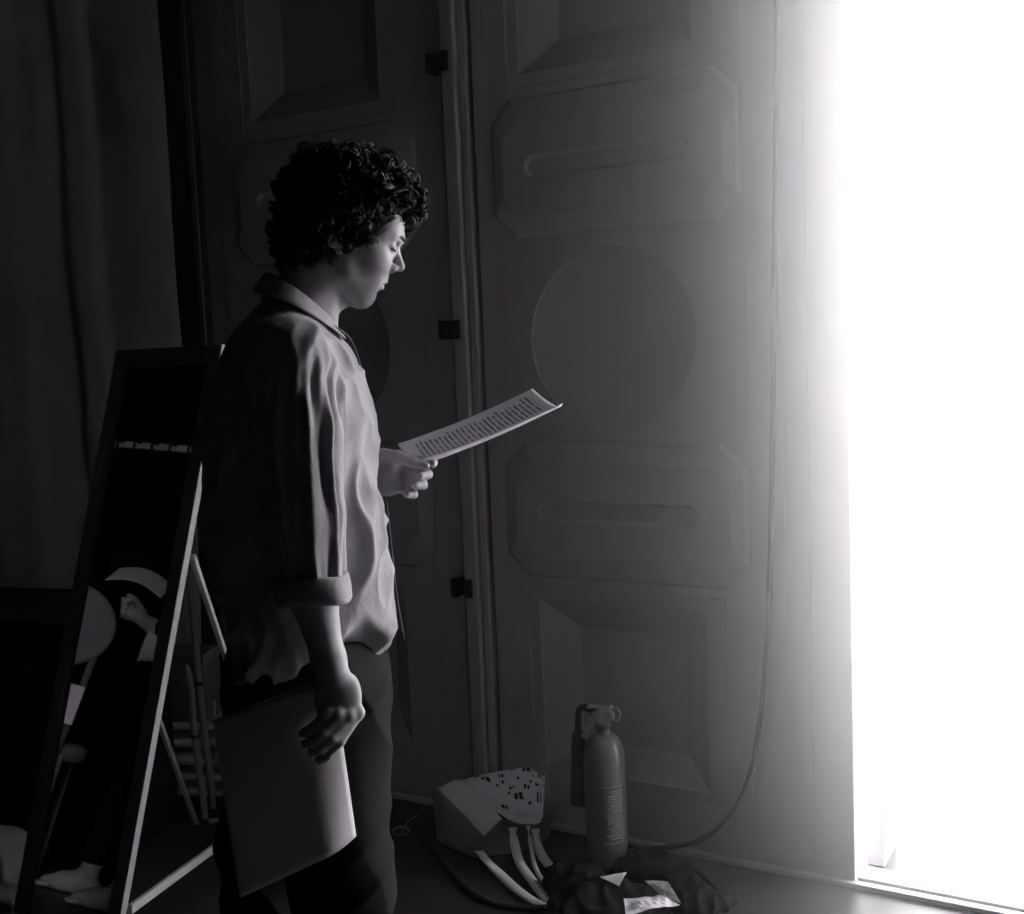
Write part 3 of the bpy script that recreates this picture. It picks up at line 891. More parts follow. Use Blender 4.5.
def sheet(name, fn, nu, nv, material, label, cat, thick=0.0006):
    vs = [fn(i / nu, j / nv) for i in range(nu + 1) for j in range(nv + 1)]
    fs = [(i * (nv + 1) + j, (i + 1) * (nv + 1) + j, (i + 1) * (nv + 1) + j + 1, i * (nv + 1) + j + 1) for i in range(nu) for j in range(nv)]
    org = sum(vs, Vector()) / len(vs)
    me = mesh(name, [v - org for v in vs], fs)
    uvl = me.uv_layers.new(name='UVMap')
    for lp in me.loops:
        i, j = divmod(lp.vertex_index, nv + 1)
        uvl.data[lp.index].uv = (i / nu, j / nv)
    o = obj(name, me, material, None, True)
    o.location = org
    md = o.modifiers.new('thick', 'SOLIDIFY'); md.thickness = thick; md.offset = 0
    return tag(o, label, cat)
def page_fn(u, v):
    """u along the long side away from the hand, v across from the near edge"""
    x = 0.146 + 0.283 * u - 0.012 * v
    y = -0.006 + 0.196 * v
    z = 1.213 + 0.098 * u - 0.006 * math.sin(math.pi * u)
    if v < 0.14:                                      # the near margin curls up
        z += (0.016 - 0.007 * u) * (1 - v / 0.14) ** 1.6
    else:
        t = (v - 0.14) / 0.86
        z += 0.032 * (0.6 * t + 0.4 * t * t)
    return man_w(x, y, z)
sheet('script_page', page_fn, 40, 40, printed_paper('printed_page', 31, 0.10, 0.94, 0.30, 0.88), 'printed page of text held up in front of the man', 'paper')
def loose_fn(u, v):
    """u across from the rear edge, v down"""
    tl, tr, bl, br = Vector((-0.236, -0.238, 0.850)), Vector((-0.040, -0.245, 0.906)), Vector((-0.211, -0.250, 0.553)), Vector((-0.016, -0.246, 0.616))
    p = tl.lerp(tr, u).lerp(bl.lerp(br, u), v)
    p.y += -0.010 * math.sin(math.pi * v) * (1 - u) + 0.032 * (max(0.0, u - 0.70) / 0.30) ** 2 * v
    return man_w(*p)
mat('card', 0.48, 0.7, spec=0.2)
sheet('loose_sheet', loose_fn, 24, 24, 'card', 'blank grey sheet hanging from the lowered hand of the man', 'paper', 0.0012)

# ================================================================== THINGS ALONG THE DOORS
def wall_px(x, y, d=0.0):
    """point seen at photo pixel x,y on the plane d in front of the doors"""
    r = cx * ((x - 512) / CAM_F) - cy * ((y - 457) / CAM_F) + fwd
    o0 = Vector((0, 0, CAM_H))
    k = (WO - WN * d - o0).dot(WN) / r.dot(WN)
    return o0 + r * k

# ---- black cable hanging down the door and trailing on the floor
mat('cable_rubber', 0.03, 0.55)
pts = [wall_px(*q, 0.035) for q in ((777, -60), (776, 60), (775, 200), (773, 400), (770, 560), (766, 650), (757, 740), (744, 790), (724, 822), (700, 840), (668, 847))]
pts += [ground(640, 850, 0.012), ground(600, 853, 0.012)]
o = obj('hanging_cable', tube_mesh('hanging_cable', spline(pts, 120), 0.0072, 8), 'cable_rubber', None, True)
tag(o, 'dark cable hanging down the door beside the bright opening', 'cable')
pts = [ground(*q, 0.008) for q in ((428, 838), (440, 856), (457, 878), (478, 896), (502, 905), (535, 908), (570, 906), (590, 902))]
o = obj('floor_cable', tube_mesh('floor_cable', spline(pts, 60), 0.008, 8), 'cable_rubber', None, True)
tag(o, 'black cable curving over the floor in front of the tote bag', 'cable')
mat('thin_wire', 0.45, 0.5)
pts = [ground(*q, 0.004) for q in ((396, 826), (404, 821), (413, 817))]
pts = [ground(401, 833, .004) + Vector((0.022 * math.cos(a) * (1 + .1 * a / 6), 0.030 * math.sin(a), 0.003 + 0.0006 * a)) for a in np.linspace(0, 11, 40)] + [ground(408, 822, .006), ground(418, 815, .006)]
o = obj('wire_loop', tube_mesh('wire_loop', spline(pts, 90), 0.0018, 6), 'thin_wire', None, True)
tag(o, 'small coil of thin pale wire on the floor behind the trousers', 'wire')

# ---- fire extinguisher
EX = Vector((0.2154, 3.004, 0.0))
ext_scale = 1.055
ext = thing('fire_extinguisher', 'metal fire extinguisher with black horn standing against the door', 'extinguisher', EX)
mat('ext_paint', 0.19, 0.30, spec=0.5, coat=0.3)
mat('ext_metal', 0.75, 0.35, 0.8)
ext.scale = (1.0, 1.0, ext_scale)
R_ = 0.0565
prof = [(0.050, 0.0), (R_, 0.006), (R_, 0.285)]
for k in range(1, 11):
    a = k / 10 * math.pi / 2
    prof.append((0.0185 + (R_ - 0.0185) * math.cos(a), 0.285 + 0.075 * math.sin(a)))
prof += [(0.0185, 0.375), (0.0215, 0.378), (0.0215, 0.388), (0.015, 0.390)]
obj('cylinder', lathe_mesh('cylinder', prof, 40), 'ext_paint', ext, True)
obj('base_ring', lathe_mesh('base_ring', [(0.0570, 0.0), (0.0585, 0.002), (0.0585, 0.020), (0.0570, 0.022)], 40), 'black_plastic', ext, True)
vb = obj('valve', lathe_mesh('valve', [(0.017, 0.383), (0.0175, 0.398), (0.015, 0.402), (0.015, 0.424), (0.010, 0.428)], 20), 'ext_metal', ext, True)
sd = Vector((0.87, -0.5, 0)); bk = Vector((0.5, 0.87, 0)); zz = Vector((0, 0, 1))
obj('lever', beam_mesh('lever', -sd * 0.055 + zz * 0.345 - bk * .012, -sd * 0.012 + zz * 0.418 - bk * .012, 0.016, 0.005, up=bk, bev=0.0015), 'ext_metal', ext)
obj('lever', beam_mesh('lever', -sd * 0.040 + zz * 0.428 - bk * .006, sd * 0.030 + zz * 0.434 - bk * .006, 0.022, 0.006, bev=0.002), 'ext_metal', ext)
obj('pressure_gauge', tube_mesh('pressure_gauge', [sd * 0.022 + zz * 0.412 - bk * 0.004, sd * 0.026 + zz * 0.412 - bk * 0.024], 0.0150, 20), 'ext_metal', ext)
ringp = [sd * (0.040 + 0.013 * math.cos(a)) + zz * (0.415 + 0.017 * math.sin(a)) for a in np.linspace(0, 2 * math.pi, 24)]
obj('safety_pin', tube_mesh('safety_pin', ringp, 0.0020, 6, caps=False), 'ext_metal', ext, True)
hz_ = spline([zz * 0.412 - sd * 0.010 + bk * 0.005, zz * 0.416 - sd * 0.045 + bk * .012, zz * 0.412 - sd * 0.075 + bk * .018, zz * 0.385 - sd * 0.084 + bk * .020, zz * 0.340 - sd * 0.086 + bk * .020], 24)
obj('discharge_hose', tube_mesh('discharge_hose', hz_, 0.0100, 10), 'black_plastic', ext, True)
hp_ = [zz * z_ - sd * (0.086 - 0.006 * (0.34 - z_)) + bk * .020 for z_ in (0.352, 0.345, 0.330, 0.26, 0.165, 0.155, 0.156)]
obj('horn', tube_mesh('horn', hp_, [0.012, 0.017, 0.0195, 0.024, 0.0300, 0.0305, 0.027], 24), 'black_plastic', ext, True)
# printed label wrapped on the front: pale frame and lines of small print, all standing just off the paint
mat('label_ink', 0.50, 0.5)
def on_cyl(a, z, r):
    return Vector((r * math.cos(a), r * math.sin(a), z))
a0 = math.atan2(-EX.y, -EX.x)                      # towards the viewer
vs, fs = [], []
def cyl_patch(aa, ab, za, zb, r, n=6):
    b0 = len(vs)
    for i in range(n + 1):
        a = aa + (ab - aa) * i / n
        vs.append(on_cyl(a, za, r)); vs.append(on_cyl(a, zb, r))
    for i in range(n):
        fs.append((b0 + 2 * i, b0 + 2 * i + 2, b0 + 2 * i + 3, b0 + 2 * i + 1))
L0, L1, Z0, Z1 = a0 - 0.15, a0 + 0.86, 0.088, 0.238
cyl_patch(L0, L1, Z1 - 0.002, Z1, R_ + .0006, 14); cyl_patch(L0, L1, Z0, Z0 + 0.002, R_ + .0006, 14); cyl_patch(L1 - 0.035, L1, Z0, Z1, R_ + .0006, 2)
z_ = Z1 - 0.012
lr = np.random.RandomState(3)
while z_ > Z0 + 0.008:
    a_ = L1 - 0.10
    end_ = L1 - (0.45 + 0.40 * lr.rand())
    big_ = 0.0042 if lr.rand() < 0.25 else 0.0024
    while a_ > end_:
        w_ = 0.03 + 0.09 * lr.rand()
        cyl_patch(a_ - w_, a_, z_ - big_, z_, R_ + .0006, 2)
        a_ -= w_ + 0.025
    z_ -= big_ + 0.0036
obj('label_print', mesh('label_print', vs, fs), 'label_ink', ext)

# ---- slumped tote bag with printed cloth
mat('tote_cloth', 0.86, 0.9, bump=0.3, scale=200, spec=0.1)
mat('tote_ink', 0.02, 0.8)
mat('tote_lining_shade', 0.26, 0.95, bump=0.3, scale=200, spec=0.1)  # grey of the inside; also puts shade into the side panel and gusset colour
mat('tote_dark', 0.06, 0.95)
def c8(X, Y, dep):
    return at(425 + X / 5.573, 750 + Y / 5.573, dep)
gd = ground(475, 858).y
T = dict(a=c8(75, 215, gd + 0.18), b=c8(160, 170, gd + 0.22), c=c8(215, 168, gd + 0.24), d=c8(440, 115, gd + 0.27), e=c8(640, 100, gd + 0.25), f=c8(672, 118, gd + 0.22),
         g=c8(655, 380, gd + 0.03), h=c8(630, 410, gd + 0.01), i=c8(540, 415, gd + 0.0), j=c8(430, 385, gd + 0.0), k=c8(330, 482, gd - 0.01), l=ground(475, 858, 0.004), o=ground(531, 851, 0.004),
         q=c8(716, 210, gd + 0.25), r=ground(550, 836, 0.004), s=ground(436, 842, 0.004), t=ground(434, 822, 0.004), u=c8(60, 240, gd + 0.24), v=ground(545, 820, 0.004))
tote = thing('tote_bag', 'slumped pale cloth tote bag printed with small black bars', 'bag', ground(490, 850))
def patch(name, top, bot, nu, nv, material, wob=0.003, ink=None, bulge=0.0, seed=0.0):
    """cloth between two control polylines"""
    tp, bt = spline(top, nu), spline(bot, nu)
    P = []
    for i in range(nu + 1):
        for j in range(nv + 1):
            v = j / nv
            P.append(tp[i].lerp(bt[i], v))
    arr = np.array([tuple(p) for p in P])
    nrm = Vector(tp[nu // 2] - tp[0]).cross(bt[nu // 2] - tp[nu // 2]).normalized()
    if nrm.y > 0: nrm = -nrm
    nz = (vnoise(arr * 14 + seed) - 0.5) * 2 * wob * 2 + (vnoise(arr * 38 + seed + 3) - 0.5) * wob
    out = []
    for idx_, p in enumerate(P):
        i, j = divmod(idx_, nv + 1)
        e = math.sin(math.pi * i / nu) * math.sin(math.pi * j / nv)
        out.append(p + nrm * (float(nz[idx_]) * min(1, 4 * e + .15) + bulge * e) - tote.location)
    fs = [(i * (nv + 1) + j, (i + 1) * (nv + 1) + j, (i + 1) * (nv + 1) + j + 1, i * (nv + 1) + j + 1) for i in range(nu) for j in range(nv)]
    me = mesh(name, out, fs)
    o = obj(name, me, material, tote, True)
    if ink is not None:
        me.materials.append(MATS['tote_ink'])
        for pi, pl_ in enumerate(me.polygons):
            i, j = divmod(pi, nv)
            uu, vv = (i + .5) / nu, (j + .5) / nv
            if any(abs(uu - x) < w_ / 2 and abs(vv - y) < h_ / 2 for x, y, w_, h_ in ink):
                pl_.material_index = 1
    md = o.modifiers.new('thick', 'SOLIDIFY'); md.thickness = 0.0015
    return o
ink = []
def bars(x, y, w_, h_, gap):
    ink.append((x, y, w_, h_)); ink.append((x + gap, y + .01, w_, h_))
for x, y, sc_ in ((0.13, 0.17, .9), (0.36, 0.38, .6), (0.50, 0.09, .9), (0.66, 0.16, .8), (0.86, 0.30, 1.5), (0.50, 0.42, .8), (0.40, 0.57, 1.0), (0.66, 0.62, 1.5), (0.28, 0.10, .7), (0.62, 0.36, .5), (0.22, 0.74, .9)):
    bars(x, y, 0.030 * sc_, 0.105 * sc_, 0.048 * sc_)
for x, y in ((0.10, 0.05), (0.24, 0.28), (0.30, 0.22), (0.44, 0.26), (0.56, 0.33), (0.58, 0.20), (0.74, 0.34), (0.80, 0.10), (0.93, 0.06), (0.46, 0.62), (0.84, 0.62), (0.54, 0.70), (0.40, 0.05), (0.72, 0.04), (0.95, 0.60), (0.33, 0.48), (0.76, 0.22)):
    ink.append((x, y, 0.028, 0.045))
patch('printed_panel', [T['c'], T['d'], T['e'], T['f']], [T['j'].lerp(T['c'], .25), T['i'].lerp(T['j'], .3), T['h'], T['g']], 84, 48, 'tote_cloth', 0.011, ink, 0.012, 1.0)
patch('folded_edge', [T['a'], T['b'], T['c']], [T['k'], T['k'].lerp(T['j'], .5), T['j']], 22, 20, 'tote_cloth', 0.007, None, 0.006, 5.0)
patch('side_panel', [T['u'], T['a'], T['k']], [T['s'], T['s'].lerp(T['l'], .5), T['l']], 20, 14, 'tote_lining_shade', 0.005, None, 0.008, 9.0)
patch('lining', [T['k'], T['j'], T['i'], T['h']], [T['l'], T['l'].lerp(T['o'], .4), T['l'].lerp(T['o'], .8), T['o']], 24, 14, 'tote_lining_shade', 0.004, None, -0.02, 13.0)
patch('gusset', [T['f'], T['q'], T['q'].lerp(T['r'], .02)], [T['g'], T['g'].lerp(T['r'], .6), T['r']], 16, 14, 'tote_lining_shade', 0.004, None, 0.0, 17.0)
patch('gusset', [T['h'], T['g'], T['r'].lerp(T['g'], .5)], [T['o'], T['o'].lerp(T['r'], .5), T['r']], 12, 10, 'tote_lining_shade', 0.003, None, 0.0, 21.0)
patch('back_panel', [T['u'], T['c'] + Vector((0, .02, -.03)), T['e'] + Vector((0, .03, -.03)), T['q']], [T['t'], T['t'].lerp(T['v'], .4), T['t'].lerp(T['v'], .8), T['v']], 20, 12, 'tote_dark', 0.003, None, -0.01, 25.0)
def strap(ctrl, w_=0.026):
    P = spline(ctrl, 36)
    vs = []
    for i, p in enumerate(P):
        t_ = (P[min(i + 1, 36)] - P[max(i - 1, 0)]).normalized()
        s_ = t_.cross(Vector((0.1 * math.sin(i * .3), 0.35 * math.sin(i * .17 + 1), 1))).normalized()
        vs += [p - s_ * w_ / 2 - tote.location, p + s_ * w_ / 2 - tote.location]
    me = mesh('strap', vs, [(2 * i, 2 * i + 1, 2 * i + 3, 2 * i + 2) for i in range(36)])
    o = obj('strap', me, 'tote_cloth', tote, True)
    md = o.modifiers.new('thick', 'SOLIDIFY'); md.thickness = 0.002
def g8(X, Y, z=0.012): return ground(425 + X / 5.573, 750 + Y / 5.573, z)
strap([c8(300, 560, gd - .005), g8(345, 615, .03), g8(420, 690, .016), g8(500, 765), g8(600, 835), g8(690, 868)])
strap([c8(490, 430, gd - .005), c8(500, 520, gd - .03), g8(530, 630, .03), g8(600, 730, .016), g8(660, 810), g8(705, 852)])
strap([c8(575, 425, gd - .005), c8(590, 520, gd - .03), g8(610, 640, .03), g8(660, 730, .016), g8(730, 785)], 0.013)
strap([c8(615, 440, gd), g8(640, 560, .03), g8(690, 640, .016), g8(760, 715)])

# ---- dark cloth bag lying open with crumpled white paper
mat('bag_black', 0.007, 0.85, bump=0.3, scale=60, spec=0.12)
bc = ground(640, 905)
HB = Field((bc.x - 0.30, bc.y - 0.26, 0.0), (bc.x + 0.30, bc.y + 0.24, 0.20), 0.006)
b0 = ground(600, 915); b1 = ground(655, 880); b2 = ground(700, 905); b3 = ground(575, 890)
HB.ell((b0.x, b0.y, 0.03), (0.13, 0.10, 0.045), k=0.05)
HB.ell((b1.x, b1.y, 0.03), (0.11, 0.055, 0.042), k=0.05)
HB.ell((b2.x, b2.y, 0.02), (0.09, 0.09, 0.022), k=0.05)
HB.ell((b3.x, b3.y, 0.02), (0.08, 0.07, 0.050), k=0.05)
X_, Y_, Z_ = np.meshgrid(*HB.sub(HB.lo, HB.lo + 1)[1], indexing='ij', sparse=True)
HB.F = np.maximum(HB.F, (0.004 - Z_) + 0 * X_ + 0 * Y_).astype(np.float32)
V, Q = HB.mesh(); N = normals_of(V, Q)
V = V + N * ((ridged(V * 15) * 0.022 + ridged(V * np.array([30, 22, 30]) + 3) * 0.014 - 0.018) * np.clip(V[:, 2] / 0.02, 0, 1))[:, None]
V[:, 2] = np.maximum(V[:, 2], 0.001)
org = np.array([bc.x, bc.y, 0.0])
hb = thing('cloth_bag', 'black soft bag slumped on the floor in front of the extinguisher', 'bag', Vector(org))
obj('bag_body', np_mesh('bag_body', V - org, Q), 'bag_black', hb)
hpts = spline([ground(668, 872, .05), ground(690, 868, .07), ground(712, 885, .05), ground(722, 905, .02), ground(716, 918, .012)], 30)
obj('handle', tube_mesh('handle', [p - hb.location for p in hpts], 0.006, 6), 'bag_black', hb, True)
def crumple(name, poly, dep, label, seed, n=14, amp=0.012, m='paper', cat='paper', group=None):
    """crumpled sheet: quad corners in photo pixels at given depths"""
    c = [at(x, y, d_) for (x, y), d_ in zip(poly, dep)]
    P = [c[0].lerp(c[1], i / n).lerp(c[3].lerp(c[2], i / n), j / n) for i in range(n + 1) for j in range(n + 1)]
    arr = np.array([tuple(p) for p in P])
    nrm = (c[1] - c[0]).cross(c[3] - c[0]).normalized()
    if nrm.y > 0: nrm = -nrm
    nz = (ridged(arr * 22 + seed) - 0.4) * amp + (ridged(arr * 50 + seed) - 0.4) * amp * .4
    P = [p + nrm * float(z_) for p, z_ in zip(P, nz)]
    og = sum(P, Vector()) / len(P)
    o = obj(name, mesh(name, [p - og for p in P], [(i * (n + 1) + j, (i + 1) * (n + 1) + j, (i + 1) * (n + 1) + j + 1, i * (n + 1) + j + 1) for i in range(n) for j in range(n)]), m)
    o.location = og
    md = o.modifiers.new('thick', 'SOLIDIFY'); md.thickness = 0.001
    return tag(o, label, cat, group)
gb = ground(650, 905).y - 0.06
crumple('crumpled_paper', [(645, 881), (668, 882), (681, 903), (662, 897)], [gb + .03, gb + .01, gb - .04, gb - .01], 'crumpled white paper standing up from the black bag', 2.0, amp=0.010)
crumple('crumpled_paper', [(624, 900), (662, 896), (680, 905), (626, 917)], [gb - .02, gb - .03, gb - .05, gb - .08], 'flatter crumpled white paper at the front of the black bag', 8.0, amp=0.010)
crumple('paper_scrap', [(600, 877), (627, 873), (622, 880), (619, 886)], [gb + .05, gb + .05, gb + .02, gb + .01], 'small pale triangle of paper at the foot of the extinguisher', 4.0, n=8, amp=0.003)

# ================================================================== THE LEFT SIDE
# ---- heavy curtain
xr = at(167, 170, 3.90).x
W_ = 1.9
nu, nz_ = 340, 70
vs = []
for i in range(nu + 1):
    t = i / nu
    x = xr - W_ * t
    y = 3.95 - 0.02 * t
    # broad flat folds with sharp edges
    s = 0.0
    for ctr, wd, am in ((0.00, 0.005, 0.03), (0.125, 0.0035, 0.045), (0.170, 0.0035, -0.030), (0.245, 0.008, 0.030), (0.29, 0.03, 0.03), (0.335, 0.006, -0.05), (0.40, 0.02, -0.03), (0.52, 0.02, 0.06), (0.66, 0.03, -0.05), (0.8, 0.02, 0.05)):
        s += am / (1 + math.exp(-(t - ctr) / wd))
    s += 0.014 * math.sin(t * 34)
    for j in range(nz_ + 1):
        z = 0.02 + 3.9 * j / nz_
        vs.append(Vector((x + 0.012 * math.sin(z * 1.3 + t * 9), y - s, z)))
arr = np.array([tuple(v) for v in vs])
nn = (ridged(arr * np.array([1.6, 1, 2.2]) + 4.0) * 0.040 + ridged(arr * np.array([5, 1, 3]) + 9) * 0.018)
vs = [v + Vector((0, -float(q), 0)) for v, q in zip(vs, nn)]
me = mesh('curtain', vs, [(i * (nz_ + 1) + j, (i + 1) * (nz_ + 1) + j, (i + 1) * (nz_ + 1) + j + 1, i * (nz_ + 1) + j + 1) for i in range(nu) for j in range(nz_)])
cu = obj('curtain', me, 'curtain_cloth', None, True)
md = cu.modifiers.new('thick', 'SOLIDIFY'); md.thickness = 0.004; md.offset = 0
tag(cu, 'heavy grey curtain hanging in broad folds left of the doors', 'curtain')

# ---- black case standing before the curtain
mat('case_black', 0.012, 0.6, bump=0.1, scale=60)
ca, cb_ = at(-70, 575, 3.22), at(74, 600, 3.08)
top = at(74, 600, 3.4).z
case = thing('flight_case', 'black storage case standing in front of the grey curtain', 'case', Vector((ca.x, ca.y, 0)))
dr = Vector((cb_.x - ca.x, cb_.y - ca.y, 0)).normalized(); dn = Vector((-dr.y, dr.x, 0))
if dn.y < 0: dn = -dn
cf_ = lambda u, z, d: dr * u + dn * d + Vector((0, 0, z))
Lc = math.hypot(cb_.x - ca.x, cb_.y - ca.y)
obj('body', box_mesh('body', cf_, -0.25, Lc, 0.0, top - 0.10, 0, 0.42, 0.008), 'case_black', case)
obj('lid', box_mesh('lid', cf_, -0.25, Lc, top - 0.096, top, 0, 0.42, 0.008), 'case_black', case)
obj('latch', box_mesh('latch', cf_, Lc - 0.20, Lc - 0.16, top - 0.135, top - 0.065, -0.010, 0.004, 0.002), 'iron', case)

# ---- standing mirror on an easel frame
TR_, BR_ = at(224, 345, 2.5), ground(203 - 0.182 * (1048 - 485) - 2, 1048)
lat = Vector((-math.cos(math.radians(40)), math.sin(math.radians(40)), 0))
MW = 0.418
up_ = (TR_ - BR_)
MH = up_.length
up_.normalize()
mn = up_.cross(lat).normalized()
if mn.y > 0: mn = -mn                     # out of the glass, to the left and towards the viewer
mir = thing('standing_mirror', 'tall dark-framed mirror leaning on an easel stand behind the man', 'mirror', BR_)
mf = lambda u, z, d: lat * u + up_ * z + mn * d
mat('frame_dark', 0.40, 0.6, bump=0.1, scale=40)
mat('mirror_glass', 0.60, 0.015, 1.0)
mat('frame_edge', 0.34, 0.5)
FW = 0.042
def fbox(nm, u0, u1, z0, z1, d0, d1, m_, par=mir, bev=0.002):
    return obj(nm, box_mesh(nm, mf, u0, u1, z0, z1, d0, d1, bev), m_, par)
fbox('glass', FW - .004, MW - FW + .004, FW, MH - FW, -0.006, 0.0, 'mirror_glass', bev=0)
fbox('backing_board', 0.005, MW - 0.005, 0.005, MH - 0.005, -0.010, -0.0062, 'frame_wood', bev=0)
fbox('frame_rail', FW, MW - FW, MH - FW, MH, -0.008, 0.008, 'frame_dark')
fbox('frame_rail', FW, MW - FW, 0.0, FW, -0.008, 0.008, 'frame_dark')
fbox('frame_stile', 0.0, FW, 0.0, MH, -0.008, 0.008, 'frame_dark')
fbox('frame_stile', MW - FW, MW, 0.0, MH, -0.008, 0.008, 'frame_dark')
fbox('edge_band', -0.002, 0.0, 0.0, MH, -0.008, 0.006, 'frame_edge', bev=0)
fbox('inner_bead', MW - FW - 0.006, MW - FW, FW, MH - FW, 0.0, 0.006, 'frame_edge', bev=0.001)
def on_right(y):                            # point of the right stile seen at photo height y
    best = min((abs((lambda p: 457 - CAM_F * (p - Vector((0, 0, CAM_H))).dot(cy) / (p - Vector((0, 0, CAM_H))).dot(fwd))(BR_ + up_ * s) - y), s) for s in np.linspace(0, MH, 400))[1]
    return up_ * best - mn * 0.022 + lat * 0.008
back = Vector((-mn.x, -mn.y, 0)).normalized()
s1 = on_right(557)
s1l = s1 + lat * (MW - 0.02)
fr, flt = ground(277, 812, 0.006) - BR_, ground(196, 823, 0.006) - BR_
obj('easel_leg', beam_mesh('easel_leg', s1, fr, 0.012, 0.018, bev=0.002), 'frame_edge', mir)
obj('easel_leg', beam_mesh('easel_leg', s1l, flt, 0.012, 0.018, bev=0.002), 'frame_edge', mir)
obj('foot_bar', beam_mesh('foot_bar', flt, fr, 0.014, 0.012, bev=0.002), 'frame_edge', mir)
s3 = on_right(912)
obj('spreader_bar', beam_mesh('spreader_bar', s3, fr + Vector((0, 0, 0.03)), 0.012, 0.020, bev=0.002), 'frame_edge', mir)

# ---- pale crumpled cloth on the floor at the left edge
gp = ground(8, 905)
CL = Field((gp.x - 0.26, gp.y - 0.2, 0), (gp.x + 0.2, gp.y + 0.22, 0.30), 0.007)
CL.ell((gp.x - 0.02, gp.y + 0.04, 0.06), (0.10, 0.09, 0.13), k=0.02)
CL.ell((gp.x - 0.10, gp.y + 0.05, 0.05), (0.10, 0.09, 0.17), k=0.02)
X_, Y_, Z_ = np.meshgrid(*CL.sub(CL.lo, CL.lo + 1)[1], indexing='ij', sparse=True)
CL.F = np.maximum(CL.F, (0.006 - Z_) + 0 * X_ + 0 * Y_).astype(np.float32)
V, Q = CL.mesh(); N = normals_of(V, Q)
V = V + N * ((ridged(V * np.array([9, 9, 16]) + 3) * 0.05 - 0.02) * np.clip(V[:, 2] / 0.03, 0, 1))[:, None]
V[:, 2] = np.maximum(V[:, 2], 0.001)
og = np.array([gp.x, gp.y, 0])
mat('pale_cloth', 0.10, 0.95, bump=0.2, scale=120, spec=0.1)
o = obj('crumpled_cloth', np_mesh('crumpled_cloth', V - og, Q), 'pale_cloth')
o.location = og
tag(o, 'crumpled pale cloth heaped on the floor beside the mirror foot', 'cloth')

# ---- planks, box, cup and poles kept against the doors behind the easel
mat('plank_wood', 0.75, 0.6, bump=0.15, scale=30, var=0.2, var_scale=8, stretch=(1, 8, 8))
pc = ground(188, 806)
pl_lab = ['bottom plank of the stack behind the easel', 'second plank from the floor in the stack behind the easel', 'third plank from the floor in the stack behind the easel', 'fourth plank from the floor in the stack behind the easel', 'topmost plank of the stack behind the easel']
zc_ = 0.0
pd = Vector((0.985, -0.17, 0)).normalized()
for k, lb in enumerate(pl_lab):
    th_k = 0.026
    c0 = Vector((pc.x + 0.02 * math.sin(k * 2.3), pc.y + 0.15 + 0.012 * math.cos(k * 1.7), 0))
    ang_ = 0.03 * math.sin(k * 3.1)
    d_ = Vector((pd.x * math.cos(ang_) - pd.y * math.sin(ang_), pd.x * math.sin(ang_) + pd.y * math.cos(ang_), 0))
    e_ = Vector((-d_.y, d_.x, 0))
    o = obj('wooden_plank', box_mesh('wooden_plank', lambda u, z, d: d_ * u + e_ * d + Vector((0, 0, z)), -0.26, 0.20, 0, th_k, -0.085, 0.085, 0.008), 'plank_wood')
    o.location = c0 + Vector((0, 0, zc_))
    tag(o, 'pale wooden ' + lb, 'plank', 'planks stacked behind the easel')
    # two thin battens keep the next plank apart
    if k < 4:
        for u_ in (-0.18, 0.14):
            obj('batten', box_mesh('batten', lambda u, z, d: d_ * u + e_ * d + Vector((0, 0, z)), u_ - .012, u_ + .012, th_k, th_k + 0.030, -0.09, 0.09, 0.002), 'plank_wood', o)
        zc_ += th_k + 0.030
zt = zc_ + 0.026
bxp = pc + Vector((-0.03, 0.15, 0))
mat('grey_card', 0.16, 0.85, bump=0.1, scale=40)
sb = thing('storage_box', 'plain grey box resting on the stacked planks', 'box', Vector((bxp.x, bxp.y, zt)))
bf = lambda u, z, d: pd * u + Vector((-pd.y, pd.x, 0)) * d + Vector((0, 0, z))
obj('box_body', box_mesh('box_body', bf, -0.14, 0.10, 0, 0.19, -0.06, 0.07, 0.003), 'grey_card', sb)
obj('box_lid', box_mesh('box_lid', bf, -0.143, 0.103, 0.19, 0.225, -0.063, 0.073, 0.003), 'grey_card', sb)
mat('cup_paper', 0.75, 0.6)
cpp = at(212, 718, pc.y + 0.14)
o = obj('paper_cup', lathe_mesh('paper_cup', [(0.012, 0), (0.013, 0.001), (0.0165, 0.050), (0.0175, 0.052), (0.0172, 0.054), (0.0155, 0.053), (0.012, 0.006)], 24), 'cup_paper', None, True)
o.location = (cpp.x, cpp.y, zt)
tag(o, 'small white paper cup at the end of the plank stack', 'cup')
mat('pole_wood', 0.22, 0.45, bump=0.05, scale=60)
for (xb, yb_, xt, yt_, lb) in ((213, 818, 188, 575, 'longer round wooden pole leaning behind the easel'), (205, 826, 187, 665, 'shorter round wooden pole leaning behind the easel')):
    b_ = ground(xb, yb_)
    t_ = at(xt, yt_, b_.y + 0.16)
    P = spline([b_ + Vector((0, 0, .004)), b_.lerp(t_, .15) + Vector((.004, 0, 0)), b_.lerp(t_, .5), b_.lerp(t_, .85) + Vector((.004, 0, 0)), t_], 30)
    po_ = thing('wooden_pole', lb, 'pole', b_, 'poles leaning behind the easel')
    obj('shaft', tube_mesh('shaft', [p - b_ for p in P], [0.0115] * 28 + [0.011, 0.009, 0.006], 12), 'pole_wood', po_, True)
    obj('end_cap', tube_mesh('end_cap', [P[0] - b_, P[1] - b_, P[2] - b_], 0.0135, 12), 'black_plastic', po_, True)
    q_ = P[16] - b_
    obj('collar', tube_mesh('collar', [q_ - Vector((0, 0, .006)), q_ + Vector((0, 0, .006))], 0.0135, 12), 'iron', po_, True)

